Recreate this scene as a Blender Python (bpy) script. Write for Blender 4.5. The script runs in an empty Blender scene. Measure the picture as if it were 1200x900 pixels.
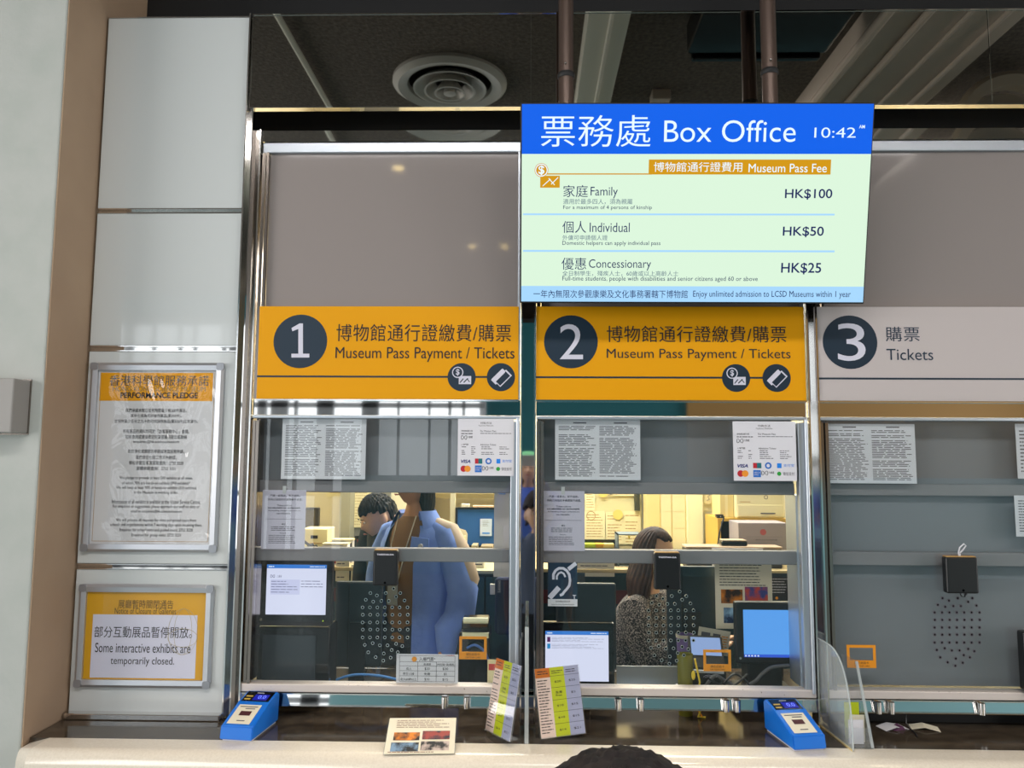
import bpy, bmesh, math, random
from mathutils import Vector, Matrix, Euler
random.seed(7)
SC = bpy.context.scene
COL = SC.collection
PI = math.pi

# ------------------------------------------------------------------ camera
YAW, PITCH, ROLL, FPX = 0.02159, 0.09579, -0.0052, 901.0
CAM = Vector((0.0, -2.62, 1.60))
RC = (Matrix.Rotation(YAW, 3, 'Z') @ Matrix.Rotation(PITCH, 3, 'X') @ Matrix.Rotation(ROLL, 3, 'Y'))
cd = bpy.data.cameras.new('camera')
cd.sensor_fit = 'HORIZONTAL'; cd.sensor_width = 36.0; cd.lens = 36.0 * FPX / 1200.0
cd.clip_start = 0.05
cam = bpy.data.objects.new('camera', cd); COL.objects.link(cam)
cam.matrix_world = Matrix.Translation(CAM) @ (RC @ Matrix.Rotation(PI / 2, 3, 'X')).to_4x4()
SC.camera = cam

# ------------------------------------------------------------------ view, world, light
vs = SC.view_settings
vs.view_transform = 'Standard'; vs.look = 'None'; vs.gamma = 1.0; vs.use_curve_mapping = False
vs.exposure = 0.1
SC.cycles.use_denoising = True
SC.cycles.max_bounces = 10; SC.cycles.transparent_max_bounces = 24; SC.cycles.glossy_bounces = 6
SC.cycles.caustics_reflective = False; SC.cycles.caustics_refractive = False
SC.cycles.sample_clamp_indirect = 6.0
wd = bpy.data.worlds.new('World'); SC.world = wd; wd.use_nodes = True
wd.node_tree.nodes['Background'].inputs[0].default_value = (0.86, 0.93, 1.0, 1)
wd.node_tree.nodes['Background'].inputs[1].default_value = 0.35

def area(name, loc, rot, sx, sy, watt, col):
    l = bpy.data.lights.new(name, 'AREA'); l.shape = 'RECTANGLE'; l.size = sx; l.size_y = sy
    l.energy = watt; l.color = col
    o = bpy.data.objects.new(name, l); COL.objects.link(o); o.location = loc; o.rotation_euler = rot
    return o
def spot(name, loc, watt, col, angle, blend=0.6, rad=0.06, rot=(0, 0, 0)):
    l = bpy.data.lights.new(name, 'SPOT'); l.energy = watt; l.color = col; l.spot_size = angle
    l.spot_blend = blend; l.shadow_soft_size = rad
    o = bpy.data.objects.new(name, l); COL.objects.link(o); o.location = loc; o.rotation_euler = rot
    return o
# daylight through the hall's windows, far behind the photographer
area('hall_daylight', (-3.4, -8.35, 1.9), (PI / 2, 0, 0), 5.4, 3.2, 110, (0.90, 0.96, 1.0))
# unseen fill lamps added at both sides of the hall to light the front
area('added_fill_left', (-6.9, -4.6, 2.1), (PI / 2, 0, -PI / 2), 5.0, 2.6, 330, (1.0, 0.97, 0.95))
area('added_fill_right', (7.8, -4.6, 2.1), (PI / 2, 0, PI / 2), 5.0, 2.6, 200, (1.0, 0.97, 0.95))
# added frontal fill under the hall ceiling, placed out of the mirrors' view
area('added_ceiling_fill', (1.2, -2.9, 3.97), (0, 0, 0), 6.2, 0.55, 180, (1.0, 0.965, 0.94))
# office ceiling fittings behind the counter
area('office_light_near', (-0.1, 1.55, 2.66), (0, 0, 0), 2.4, 0.5, 60, (1.0, 0.975, 0.91))
area('office_light_far', (0.7, 2.25, 2.66), (0, 0, 0), 3.0, 0.4, 60, (1.0, 0.97, 0.89))
# warm ceiling downlights over the counter
for k, x in enumerate((-0.75, 0.10, 1.65)):
    spot('counter_downlight', (x, -1.15, 3.84), 60, (1.0, 0.82, 0.56), 0.55, 0.8, 0.08, (0.26, 0, 0))

# ------------------------------------------------------------------ helpers
def ray(px, py):
    return RC @ Vector(((px - 600) / FPX, 1.0, -(py - 450) / FPX))
def W(px, py, Y=0.0):                       # where the sight line through a pixel meets the plane y = Y
    d = ray(px, py); return CAM + d * ((Y - CAM.y) / d.y)
def G(px, py, z):                           # ... the level z
    d = ray(px, py); return CAM + d * ((z - CAM.z) / d.z)
def lin(c):
    return tuple(((v / 255.0) / 12.92 if v / 255.0 <= 0.04045 else ((v / 255.0 + 0.055) / 1.055) ** 2.4) for v in c)

MATS = {}
def mat(name, rgb=(200, 200, 200), rough=0.5, metal=0.0, emit=0.0, spec=0.5, coat=0.0, noise=None, bump=None):
    if name in MATS: return MATS[name]
    m = bpy.data.materials.new(name); m.use_nodes = True
    nt = m.node_tree; b = nt.nodes['Principled BSDF']
    c = lin(rgb) + (1.0,)
    b.inputs['Base Color'].default_value = c; b.inputs['Roughness'].default_value = rough
    b.inputs['Metallic'].default_value = metal; b.inputs['Specular IOR Level'].default_value = spec
    b.inputs['Coat Weight'].default_value = coat; b.inputs['Coat Roughness'].default_value = 0.03
    if emit:
        b.inputs['Specular IOR Level'].default_value = 0.15
        b.inputs['Base Color'].default_value = (0.005, 0.005, 0.005, 1)
        b.inputs['Emission Color'].default_value = c; b.inputs['Emission Strength'].default_value = emit * 0.94
    if noise or bump:
        tc = nt.nodes.new('ShaderNodeTexCoord')
        if noise:                            # (second colour, scale, detail, low, high)
            nz = nt.nodes.new('ShaderNodeTexNoise'); nz.inputs['Scale'].default_value = noise[1]
            nz.inputs['Detail'].default_value = noise[2]
            nt.links.new(tc.outputs['Object'], nz.inputs['Vector'])
            rp = nt.nodes.new('ShaderNodeValToRGB')
            rp.color_ramp.elements[0].position = noise[3]; rp.color_ramp.elements[1].position = noise[4]
            rp.color_ramp.elements[0].color = c; rp.color_ramp.elements[1].color = lin(noise[0]) + (1,)
            nt.links.new(nz.outputs['Fac'], rp.inputs[0]); nt.links.new(rp.outputs[0], b.inputs['Base Color'])
        if bump:                             # (scale, strength)
            n2 = nt.nodes.new('ShaderNodeTexNoise'); n2.inputs['Scale'].default_value = bump[0]
            n2.inputs['Detail'].default_value = 4
            bp = nt.nodes.new('ShaderNodeBump'); bp.inputs['Strength'].default_value = bump[1]
            bp.inputs['Distance'].default_value = 0.01
            nt.links.new(tc.outputs['Object'], n2.inputs['Vector']); nt.links.new(n2.outputs['Fac'], bp.inputs['Height'])
            nt.links.new(bp.outputs['Normal'], b.inputs['Normal'])
    MATS[name] = m; return m
def glass(name, tint=(1, 1, 1), ior=1.45, rough=0.0, bump=None, haze=0.0):
    if name in MATS: return MATS[name]
    m = bpy.data.materials.new(name); m.use_nodes = True
    nt = m.node_tree; nt.nodes.clear()
    out = nt.nodes.new('ShaderNodeOutputMaterial'); mx = nt.nodes.new('ShaderNodeMixShader')
    tr = nt.nodes.new('ShaderNodeBsdfTransparent'); gl = nt.nodes.new('ShaderNodeBsdfGlossy'); fr = nt.nodes.new('ShaderNodeFresnel')
    tr.inputs[0].default_value = tuple(tint) + (1,); gl.inputs['Roughness'].default_value = rough; fr.inputs['IOR'].default_value = ior
    geo = nt.nodes.new('ShaderNodeNewGeometry')          # the same Fresnel on the way in and on the way out
    mi = nt.nodes.new('ShaderNodeMix'); mi.data_type = 'FLOAT'
    mi.inputs[2].default_value = ior; mi.inputs[3].default_value = 1.0 / ior
    nt.links.new(geo.outputs['Backfacing'], mi.inputs[0])
    nt.links.new(mi.outputs[0], fr.inputs['IOR'])
    if bump:
        tc = nt.nodes.new('ShaderNodeTexCoord'); n2 = nt.nodes.new('ShaderNodeTexNoise'); n2.inputs['Scale'].default_value = bump[0]
        n2.inputs['Detail'].default_value = 1.5; n2.inputs['Distortion'].default_value = 1.2
        bp = nt.nodes.new('ShaderNodeBump'); bp.inputs['Strength'].default_value = bump[1]; bp.inputs['Distance'].default_value = 0.02
        nt.links.new(tc.outputs['Object'], n2.inputs['Vector']); nt.links.new(n2.outputs['Fac'], bp.inputs['Height'])
        nt.links.new(bp.outputs['Normal'], gl.inputs['Normal']); nt.links.new(bp.outputs['Normal'], fr.inputs['Normal'])
    nt.links.new(fr.outputs[0], mx.inputs[0]); nt.links.new(tr.outputs[0], mx.inputs[1]); nt.links.new(gl.outputs[0], mx.inputs[2])
    last = mx
    if haze:
        df = nt.nodes.new('ShaderNodeBsdfDiffuse'); df.inputs[0].default_value = (0.8, 0.85, 0.85, 1)
        m2 = nt.nodes.new('ShaderNodeMixShader'); m2.inputs[0].default_value = haze
        nt.links.new(mx.outputs[0], m2.inputs[1]); nt.links.new(df.outputs[0], m2.inputs[2]); last = m2
    nt.links.new(last.outputs[0], out.inputs[0])
    MATS[name] = m; return m

class B:
    """collects shapes for ONE mesh"""
    def __init__(s): s.b = bmesh.new()
    def box(s, x0, x1, y0, y1, z0, z1, bev=0.0, seg=2):
        r = bmesh.ops.create_cube(s.b, size=1.0)
        for v in r['verts']:
            v.co = Vector((x0 + (v.co.x + .5) * (x1 - x0), y0 + (v.co.y + .5) * (y1 - y0), z0 + (v.co.z + .5) * (z1 - z0)))
        if bev:
            es = list({e for v in r['verts'] for e in v.link_edges})
            bmesh.ops.bevel(s.b, geom=es, offset=bev, segments=seg, affect='EDGES', profile=0.5)
        return s
    def poly(s, pts):
        vs_ = [s.b.verts.new(Vector(p)) for p in pts]
        try: s.b.faces.new(vs_)
        except ValueError: pass
        return s
    def prism(s, pts, d):                    # pts: 3D outline, d: extrusion vector
        d = Vector(d); a = [s.b.verts.new(Vector(p)) for p in pts]; c = [s.b.verts.new(Vector(p) + d) for p in pts]
        n = len(pts); s.b.faces.new(a); s.b.faces.new(c[::-1])
        for i in range(n): s.b.faces.new((a[i], c[i], c[(i + 1) % n], a[(i + 1) % n]))
        return s
    def cyl(s, p0, p1, r0, r1=None, seg=24, caps=True):
        p0, p1 = Vector(p0), Vector(p1); r1 = r0 if r1 is None else r1
        q = (p1 - p0).to_track_quat('Z', 'Y')
        A = [s.b.verts.new(p0 + q @ Vector((r0 * math.cos(2 * PI * k / seg), r0 * math.sin(2 * PI * k / seg), 0))) for k in range(seg)]
        C_ = [s.b.verts.new(p1 + q @ Vector((r1 * math.cos(2 * PI * k / seg), r1 * math.sin(2 * PI * k / seg), 0))) for k in range(seg)]
        for k in range(seg): s.b.faces.new((A[k], A[(k + 1) % seg], C_[(k + 1) % seg], C_[k]))
        if caps: s.b.faces.new(A[::-1]); s.b.faces.new(C_)
        return s
    def loft(s, rings, closed=True, caps=True):   # rings: lists of 3D points of equal length
        R = [[s.b.verts.new(Vector(p)) for p in r] for r in rings]; n = len(R[0])
        for a, c in zip(R, R[1:]):
            for k in range(n if closed else n - 1):
                s.b.faces.new((a[k], a[(k + 1) % n], c[(k + 1) % n], c[k]))
        if caps and closed: s.b.faces.new(R[0][::-1]); s.b.faces.new(R[-1])
        return s
    def tube(s, pts, r, seg=10):             # swept round tube; r number or list
        pts = [Vector(p) for p in pts]; n = len(pts); rr = r if isinstance(r, (list, tuple)) else [r] * n
        rings = []; up = Vector((0.13, 0.31, 0.94)).normalized()
        for i, p in enumerate(pts):
            t = (pts[min(i + 1, n - 1)] - pts[max(i - 1, 0)]).normalized()
            a = t.cross(up) if i == 0 else a - t * a.dot(t)
            if a.length < 1e-3: a = t.cross(Vector((1, 0, 0)))
            a.normalize(); b2 = t.cross(a).normalized()
            rad = rr[i]; ra, rb = rad if isinstance(rad, tuple) else (rad, rad)
            rings.append([p + a * ra * math.cos(2 * PI * k / seg) + b2 * rb * math.sin(2 * PI * k / seg) for k in range(seg)])
        return s.loft(rings)
    def lathe(s, prof, seg=32, o=(0, 0, 0), axis='Z', closed=False):    # prof: (r, h)
        o = Vector(o); rings = []
        for r, h in prof:
            ring = []
            for k in range(seg):
                c, n = math.cos(2 * PI * k / seg) * r, math.sin(2 * PI * k / seg) * r
                ring.append(o + (Vector((c, n, h)) if axis == 'Z' else Vector((c, h, n))))
            rings.append(ring)
        if closed: rings.append(rings[0])
        return s.loft(rings, caps=not closed)
    def ball(s, c, rx, ry=None, rz=None, sub=3):
        ry = ry or rx; rz = rz or rx
        r = bmesh.ops.create_icosphere(s.b, subdivisions=sub, radius=1.0)
        for v in r['verts']: v.co = Vector((c[0] + v.co.x * rx, c[1] + v.co.y * ry, c[2] + v.co.z * rz))
        return s
    def disc(s, c, r, y, seg=40, ri=0.0):     # flat disc or ring in the xz plane
        o = [Vector((c[0] + r * math.cos(2 * PI * k / seg), y, c[1] + r * math.sin(2 * PI * k / seg))) for k in range(seg)]
        if not ri: return s.poly(o)
        i = [Vector((c[0] + ri * math.cos(2 * PI * k / seg), y, c[1] + ri * math.sin(2 * PI * k / seg))) for k in range(seg)]
        return s.loft([o, i], caps=False)
    def rect(s, x0, z0, x1, z1, y):
        return s.poly([(x0, y, z0), (x1, y, z0), (x1, y, z1), (x0, y, z1)])

def curve(pts, n=6):                         # Catmull-Rom through the points, for cables
    P = [Vector(p) for p in pts]; P = [P[0]] + P + [P[-1]]; o = []
    for i in range(1, len(P) - 2):
        for k in range(n):
            t = k / n; a, b, c, d = P[i - 1], P[i], P[i + 1], P[i + 2]
            o.append(0.5 * ((2 * b) + (c - a) * t + (2 * a - 5 * b + 4 * c - d) * t * t + (3 * b - a - 3 * c + d) * t ** 3))
    return o + [P[-2]]

def finish(name, bm, material, smooth=False):
    bmesh.ops.remove_doubles(bm, verts=bm.verts, dist=1e-6)
    bmesh.ops.recalc_face_normals(bm, faces=bm.faces)
    me = bpy.data.meshes.new(name); bm.to_mesh(me); bm.free()
    ms = material if isinstance(material, (list, tuple)) else [material]
    for m in ms: me.materials.append(m)
    if smooth:
        for p in me.polygons: p.use_smooth = True
        try: me.set_sharp_from_angle(angle=math.radians(42))
        except Exception: pass
    o = bpy.data.objects.new(name, me); COL.objects.link(o); return o
def flat_face_up(bm): pass

def tag(o, label, cat, group=None):
    o['label'] = label; o['category'] = cat
    if group: o['group'] = group
    return o

class T:
    """a thing: an Empty that parents its parts; parts are given in its local frame"""
    def __init__(s, name, label, cat, loc, rot=(0, 0, 0), group=None, kind=None):
        s.o = bpy.data.objects.new(name, None); COL.objects.link(s.o); s.o.empty_display_size = 0.05
        s.o.location = loc; s.o.rotation_euler = rot
        s.M = Matrix.Translation(Vector(loc)) @ Euler(rot).to_matrix().to_4x4(); s.I = s.M.inverted()
        if kind: s.o['kind'] = kind
        else: tag(s.o, label, cat, group)
    def px(s, x, y, yl=0.0):                 # pixel -> point of the local plane y = yl
        o = s.I @ CAM; d = s.I.to_3x3() @ ray(x, y); return o + d * ((yl - o.y) / d.y)
    def bx(s, x0, y0, x1, y1, yl=0.0):       # pixel box -> local (x0, z0, x1, z1)
        a, b = s.px(x0, y1, yl), s.px(x1, y0, yl); return a.x, a.z, b.x, b.z
    def add(s, name, b, material, parent=None, smooth=False, label=None, world=False):
        if world: b.b.transform(s.I)
        o = finish(name, b.b, material, smooth); o.parent = parent or s.o
        if label: o['label'] = label
        return o

def single(name, b, material, label=None, cat=None, group=None, smooth=False, kind=None):
    """a thing that is one mesh: origin moved to its base"""
    vs_ = b.b.verts
    xs = [v.co.x for v in vs_]; ys = [v.co.y for v in vs_]; zs = [v.co.z for v in vs_]
    L = Vector(((min(xs) + max(xs)) / 2, (min(ys) + max(ys)) / 2, min(zs)))
    b.b.transform(Matrix.Translation(-L))
    o = finish(name, b.b, material, smooth); o.location = L
    if kind: o['kind'] = kind
    else: tag(o, label, cat, group)
    return o

def text_bm(body, box, y, bold=0.0, align='LEFT', spacing=1.0, keep=False, shear=0.0, line=1.0):
    cu = bpy.data.curves.new('t', 'FONT'); cu.body = body; cu.resolution_u = 5 if len(body) < 30 else 2; cu.offset = bold
    cu.align_x = align; cu.space_character = spacing; cu.fill_mode = 'FRONT'; cu.shear = shear; cu.space_line = line
    o = bpy.data.objects.new('t', cu); me = bpy.data.meshes.new_from_object(o)
    bm = bmesh.new(); bm.from_mesh(me)
    bpy.data.objects.remove(o); bpy.data.curves.remove(cu); bpy.data.meshes.remove(me)
    x0, z0, x1, z1 = box
    xs = [v.co.x for v in bm.verts]; zs = [v.co.y for v in bm.verts]
    if not xs: return bm
    ax, bx_, az, bz = min(xs), max(xs), min(zs), max(zs)
    sx = (x1 - x0) / max(bx_ - ax, 1e-6); sz = (z1 - z0) / max(bz - az, 1e-6)
    if keep: sx = sz = min(sx, sz)
    ox = (x0 + x1) / 2 - sx * (ax + bx_) / 2 if keep else x0 - sx * ax
    oz = (z0 + z1) / 2 - sz * (az + bz) / 2 if keep else z0 - sz * az
    for v in bm.verts: v.co = Vector((ox + v.co.x * sx, y, oz + v.co.y * sz))
    return bm
def letter(t, body, box, m, y=-0.001, bold=0.0, name='lettering', parent=None, **k):
    bm = text_bm(body, box, y, bold, **k)
    me = bpy.data.meshes.new(name); bm.to_mesh(me); bm.free(); me.materials.append(m)
    o = bpy.data.objects.new(name, me); COL.objects.link(o); o.parent = parent or t.o
    return o
def letters(t, items, m, y=-0.001, name='lettering', parent=None):      # several lines of print in ONE mesh
    if len(items) <= 14:
        for it in items: o = letter(t, it[0], it[1], m, y, name=name, parent=parent, **(it[2] if len(it) > 2 else {}))
        return o
    al = bmesh.new()
    for it in items:
        body, box = it[0], it[1]; k = it[2] if len(it) > 2 else {}
        bm = text_bm(body, box, y, **k); tmp = bpy.data.meshes.new('x'); bm.to_mesh(tmp); bm.free(); al.from_mesh(tmp); bpy.data.meshes.remove(tmp)
    me = bpy.data.meshes.new(name); al.to_mesh(me); al.free(); me.materials.append(m)
    o = bpy.data.objects.new(name, me); COL.objects.link(o); o.parent = parent or t.o
    return o
def rows(b, x0, z0, x1, z1, n, y, fill=0.6, ragged=0.25, word=0.012, skip=0.0):
    """rows of unreadably small print as little word-long bars"""
    h = (z1 - z0) / n; fill *= 0.72
    for i in range(n):
        if random.random() < skip: continue
        zt = z1 - i * h - h * (1 - fill) / 2; x = x0; end = x1 - (x1 - x0) * ragged * random.random()
        while x < end:
            w = min(word * random.uniform(0.4, 1.6), end - x)
            b.rect(x, zt - h * fill, x + w, zt, y); x += w + word * 0.16
    return b

# ------------------------------------------------------------------ materials
M_plaster = mat('plaster_white', (184, 186, 181), 0.85, noise=((176, 180, 174), 9, 5, 0.35, 0.7), bump=(16, 0.25))
M_return = mat('plaster_shade_tan', (176, 150, 124), 0.8, noise=((164, 138, 114), 3, 4, 0.3, 0.75), bump=(30, 0.08))  # tan includes the shade that falls on the white pillar's side
M_mirror = mat('polished_steel', (205, 203, 200), 0.03, 1.0)
M_chrome = mat('chrome_edge', (228, 226, 224), 0.12, 1.0)
M_alu = mat('brushed_aluminium', (196, 202, 210), 0.38, 0.85)
M_bronze = mat('dull_steel', (150, 140, 132), 0.2, 0.9)
M_panel = mat('back_painted_glass', (206, 210, 210), 0.06, spec=0.5, coat=0.6)
M_grey = mat('grey_backed_glass', (150, 141, 138), 0.05, spec=0.45)
M_blind = mat('grey_blind', (126, 128, 133), 0.6)
M_rail = mat('grey_rail', (132, 128, 130), 0.45)
M_black = mat('matt_black', (14, 14, 16), 0.6)
M_blackp = mat('black_plastic', (22, 23, 25), 0.35)
M_glossb = mat('glossy_black', (12, 13, 15), 0.08)
M_white = mat('white_paper', (222, 220, 226), 0.7)
M_cream = mat('cream_paper', (226, 218, 196), 0.7)
M_ink = mat('ink_black', (30, 28, 34), 0.7)
M_inkg = mat('ink_grey', (96, 92, 100), 0.7)
M_navy = mat('navy_print', (17, 44, 66), 0.5)
M_yellow = mat('yellow_board', (232, 160, 4), 0.45, spec=0.2)
M_signw = mat('pale_board', (196, 186, 184), 0.45, spec=0.2)
M_lilac = mat('pale_print', (214, 212, 226), 0.5)
M_glass = glass('window_glass', (0.95, 0.97, 0.97), 1.5)
M_acryl = glass('clear_acrylic', (0.96, 0.97, 0.98), 1.45, haze=0.05)
M_acredge = glass('acrylic_edge', (0.9, 0.92, 0.93), 1.49, 0.1, haze=0.38)
M_acrfog = glass('frosted_acrylic', (0.95, 0.96, 0.97), 1.45, haze=0.2)
M_counter = mat('cream_solid_surface', (232, 222, 206), 0.16, noise=((222, 211, 194), 160, 2, 0.35, 0.8))
M_ledge = mat('dark_stone', (58, 50, 42), 0.12, noise=((84, 74, 62), 26, 8, 0.35, 0.75))
M_hallceil = mat('dark_concrete', (96, 88, 77), 0.9, noise=((60, 54, 48), 40, 8, 0.3, 0.7), bump=(60, 0.6))
M_teal = mat('teal_paint', (34, 112, 124), 0.6)
M_floor = mat('teal_floor', (132, 150, 150), 0.3, noise=((124, 142, 142), 6, 3, 0.3, 0.7))
M_tan = mat('tan_wall', (178, 140, 84), 0.7)
M_orange = mat('orange_card', (236, 150, 20), 0.5)
M_red = mat('red_paint', (196, 30, 52), 0.45)

# ------------------------------------------------------------------ key lines of the front, from the photograph
Zy = lambda y, x=600: W(x, y).z
Z_TR1, Z_TR0 = Zy(15.5), Zy(125)           # mirrored transom
Z_BD1, Z_BD0 = Zy(152), Zy(165)            # polished strip under the recess
Z_UF0 = Zy(178)
Z_S1, Z_S0 = Zy(359.5), Zy(468.5)          # sign boards
Z_M0 = Zy(487)                             # mirror strip below the signs
Z_RA1, Z_RA0 = Zy(565), Zy(579)
Z_RB1, Z_RB0 = Zy(645), Zy(661)
Z_LF0 = Zy(806)
Z_BR0 = Zy(815)                            # bottom rail
Z_MS0 = Zy(829)                            # polished strip
Z_LEDGE = 0.735
WINX = [(-0.952, -0.024), (0.022, 0.945), (0.980, 1.905)]
PX0, PX1 = -1.528, -1.010                  # panel column
RETX = -1.537
XR = 2.35

# ------------------------------------------------------------------ the hall in front (seen in the polished steel and the glass)
def struct(name, b, m, smooth=False): return single(name, b, m, kind='structure', smooth=smooth)
struct('floor', B().box(-7, 8, -8.6, 3.2, -0.1, 0.0), M_floor)
struct('ceiling', B().box(-7, 8, -8.6, -0.02, 4.0, 4.1), M_hallceil)
b = B()
b.box(-7, -6.3, -8.7, -8.6, 0, 4.0).box(-0.62, 8, -8.7, -8.6, 0, 4.0).box(-6.3, -0.62, -8.7, -8.6, 3.6, 4.0)
struct('wall_hall', b, M_teal)
struct('trim_1', B().box(2.3, 8, -8.6, -8.5, 0, 4.0), M_tan)
struct('wall_hall_left', B().box(-7.1, -7.0, -8.7, -0.3, 0, 4.0), M_plaster)
b = B()
x = -6.3
while x < -0.75:
    wbar = random.choice((0.03, 0.04, 0.06, 0.12, 0.24)); b.box(x, min(x + wbar, -0.62), -8.3, -8.22, 0, 3.6); x += wbar + random.uniform(0.05, 0.42)
for z in (0.0, 1.05, 2.3, 3.5): b.box(-6.3, -0.62, -8.3, -8.22, z, z + 0.07)
struct('window_4', b, mat('window_bar', (120, 126, 132), 0.5))

# ceiling fittings of the hall
M_diff = mat('grey_diffuser', (176, 174, 166), 0.4, 0.0)
t = T('air_diffuser', 'round grey ceiling air diffuser of nested cones, mirrored in the dark transom', 'air vent', (-0.51, -2.1, 4.0))
t.add('outer_ring', B().lathe([(0.365, 0), (0.365, -0.02), (0.33, -0.045), (0.27, -0.03), (0.262, 0.0)], 48), M_diff, smooth=True)
for k, (ro, ri, d) in enumerate(((0.235, 0.18, 0.05), (0.165, 0.115, 0.065), (0.10, 0.05, 0.08))):
    t.add('cone_ring', B().lathe([(ri, 0), (ro, -d), (ro - 0.012, -d), (ri - 0.02, -0.004)], 44), M_diff, smooth=True)
t.add('hub', B().lathe([(0.001, -0.085), (0.04, -0.08), (0.035, -0.02), (0.001, -0.01)], 28), M_diff, smooth=True)
M_beam = mat('grey_beam', (196, 196, 182), 0.7); M_beam2 = mat('brown_beam', (180, 168, 154), 0.7)
t = T('ceiling_beam', 'narrow pale grey ceiling beam with one conduit, mirrored behind the left screen pole', 'beam', (0.40, -4.3, 3.9))
t.add('beam_body', B().box(-0.10, 0.12, -4, 3.6, -0.03, 0.1, 0.005), M_beam)
t.add('conduit', B().tube([(0.02, -4, -0.05), (0.02, 3.6, -0.05)], 0.011), M_beam)
t.add('clip', B().box(0.0, 0.04, 1.95, 1.97, -0.066, -0.03), M_black)
t = T('ceiling_beam', 'broad brown-grey ceiling beam with three conduits, mirrored right of the screen', 'beam', (2.15, -4.3, 3.9))
t.add('beam_body', B().box(-0.36, 0.40, -4, 3.6, -0.02, 0.1, 0.005), M_beam2)
for x, r in ((-0.34, 0.03), (-0.13, 0.022), (0.08, 0.012), (0.27, 0.014)):
    t.add('conduit', B().tube([(x, -4, -0.045), (x, 3.6, -0.045)], r), M_beam2)
single('conduit_pipe', B().tube([(-1.36, -8, 3.97), (-1.36, -0.5, 3.97)], 0.018), M_beam, 'thin grey ceiling conduit mirrored at the left end of the dark transom', 'pipe', smooth=True)
t = T('ventilation_duct', 'large grey spiral duct under the ceiling with an open round mouth, mirrored at top right', 'duct', (2.98, -2.75, 3.60))
M_duct = mat('duct_grey', (158, 154, 144), 0.5, 0.1)
b = B(); pr = []
for k in range(26):
    pr += [(0.29, -2.6 + k * 0.13), (0.30, -2.595 + k * 0.13), (0.30, -2.585 + k * 0.13), (0.29, -2.58 + k * 0.13)]
t.add('pipe', b.lathe(pr, 36, axis='Y', o=(0, 0, 0)), M_duct)
t.add('mouth_ring', B().lathe([(0.30, 0.70), (0.37, 0.72), (0.39, 0.78), (0.36, 0.80), (0.30, 0.78)], 40, axis='Y', closed=True), mat('ring_cream', (190, 178, 158), 0.5), smooth=True)
single('ceiling_unit', B().box(0.86, 1.62, -1.42, -1.02, 3.80, 3.98, 0.02).box(0.89, 1.59, -1.46, -1.42, 3.78, 3.86, 0.01), M_glossb, 'black box-shaped ceiling unit mirrored between the two screen poles', 'ceiling unit')
single('junction_box', B().box(0.80, 0.92, -2.32, -2.2, 3.93, 4.0, 0.006), M_beam2, 'small square grey box on the ceiling mirrored just above the screen', 'junction box')
lampm = mat('downlight_glow', (255, 222, 140), emit=24.0)
for k, (x, y) in enumerate(((-1.087, -3.51), (-0.647, -5.89), (-0.279, -5.89), (3.875, -5.41))):
    t = T('downlight', ('small round ceiling downlight mirrored high in the first upper pane', 'left of two small ceiling downlights mirrored low in the first upper pane',
        'right of two small ceiling downlights mirrored low in the first upper pane', 'small ceiling downlight mirrored in the upper pane of counter three')[k], 'ceiling light', (x, y, 4.0), group='ceiling downlights')
    t.add('rim', B().lathe([(0.05, 0), (0.072, 0), (0.072, -0.012), (0.05, -0.012)], 24, closed=True), M_chrome)
    t.add('lamp', B().lathe([(0.001, -0.004), (0.05, -0.004), (0.05, 0.0), (0.001, 0.0)], 24), lampm)

# ------------------------------------------------------------------ pillar, front wall, polished steel
struct('wall_left', B().box(-2.7, RETX - 0.004, -0.22, 0.4, 0, 4.0, 0.006), M_plaster)
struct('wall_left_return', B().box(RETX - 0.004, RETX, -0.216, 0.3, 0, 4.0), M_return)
struct('wall_front', B().box(RETX, XR, 0.28, 0.34, Z_BD1 + 0.0, 4.0), M_black)
struct('wall_front_lower', B().box(RETX, XR, 0.10, 0.16, 0.0, Z_LEDGE - 0.05), M_teal)
struct('trim_2', B().box(RETX + 0.004, -0.99, 0.014, 0.03, Z_LEDGE + 0.002, Z_TR1 + 0.0), M_mirror)                 # steel behind the panels
struct('trim_3', B().box(-1.0, XR, 0.0, 0.03, Z_TR0, Z_TR1), mat('dark_mirror', (176, 172, 166), 0.02, 1.0))           # transom
b = B()
for z in (Z_TR0, Z_TR1): b.box(-1.0, XR, -0.003, 0.0, z - 0.002, z + 0.003)
for x in (-1.0, 0.0035, 0.800, 1.62): b.box(x, x + 0.003, -0.002, 0.004, Z_TR0, Z_TR1)
struct('trim_4', b, M_mirror)
struct('trim_5', B().prism([(-0.955, 0.0, Z_BD0), (-0.955, 0.02, Z_BD0), (-0.955, 0.02, Z_BD1), (-0.955, 0.0016, Z_BD1)], (XR + 0.955, 0, 0)), M_mirror)
b = B()                                                                                                                # posts of polished steel
b.box(-0.99, -0.956, 0.045, 0.06, Z_LEDGE + 0.02, Z_BD1 + .02)
b.box(WINX[0][1], WINX[1][0], 0.03, 0.045, Z_LEDGE + 0.02, Z_BD1)
b.box(WINX[1][1], WINX[2][0], 0.03, 0.045, Z_LEDGE + 0.02, Z_BD1)
struct('trim_6', b, M_mirror)
b = B()
for x in (PX1 + 0.001, WINX[0][0] - 0.003, WINX[0][1] - 0.002, WINX[1][0] - 0.002, WINX[1][1], WINX[2][0] - 0.003): b.box(x, x + 0.005, -0.012, 0.045, Z_LEDGE + 0.005, Z_BD1 if x > -1.0 else Z_TR1)
struct('trim_7', b, M_chrome)
struct('trim_8', B().box(-0.985, -0.972, 0.0, 0.04, Z_LEDGE + 0.02, Z_BD1), M_bronze)
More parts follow.
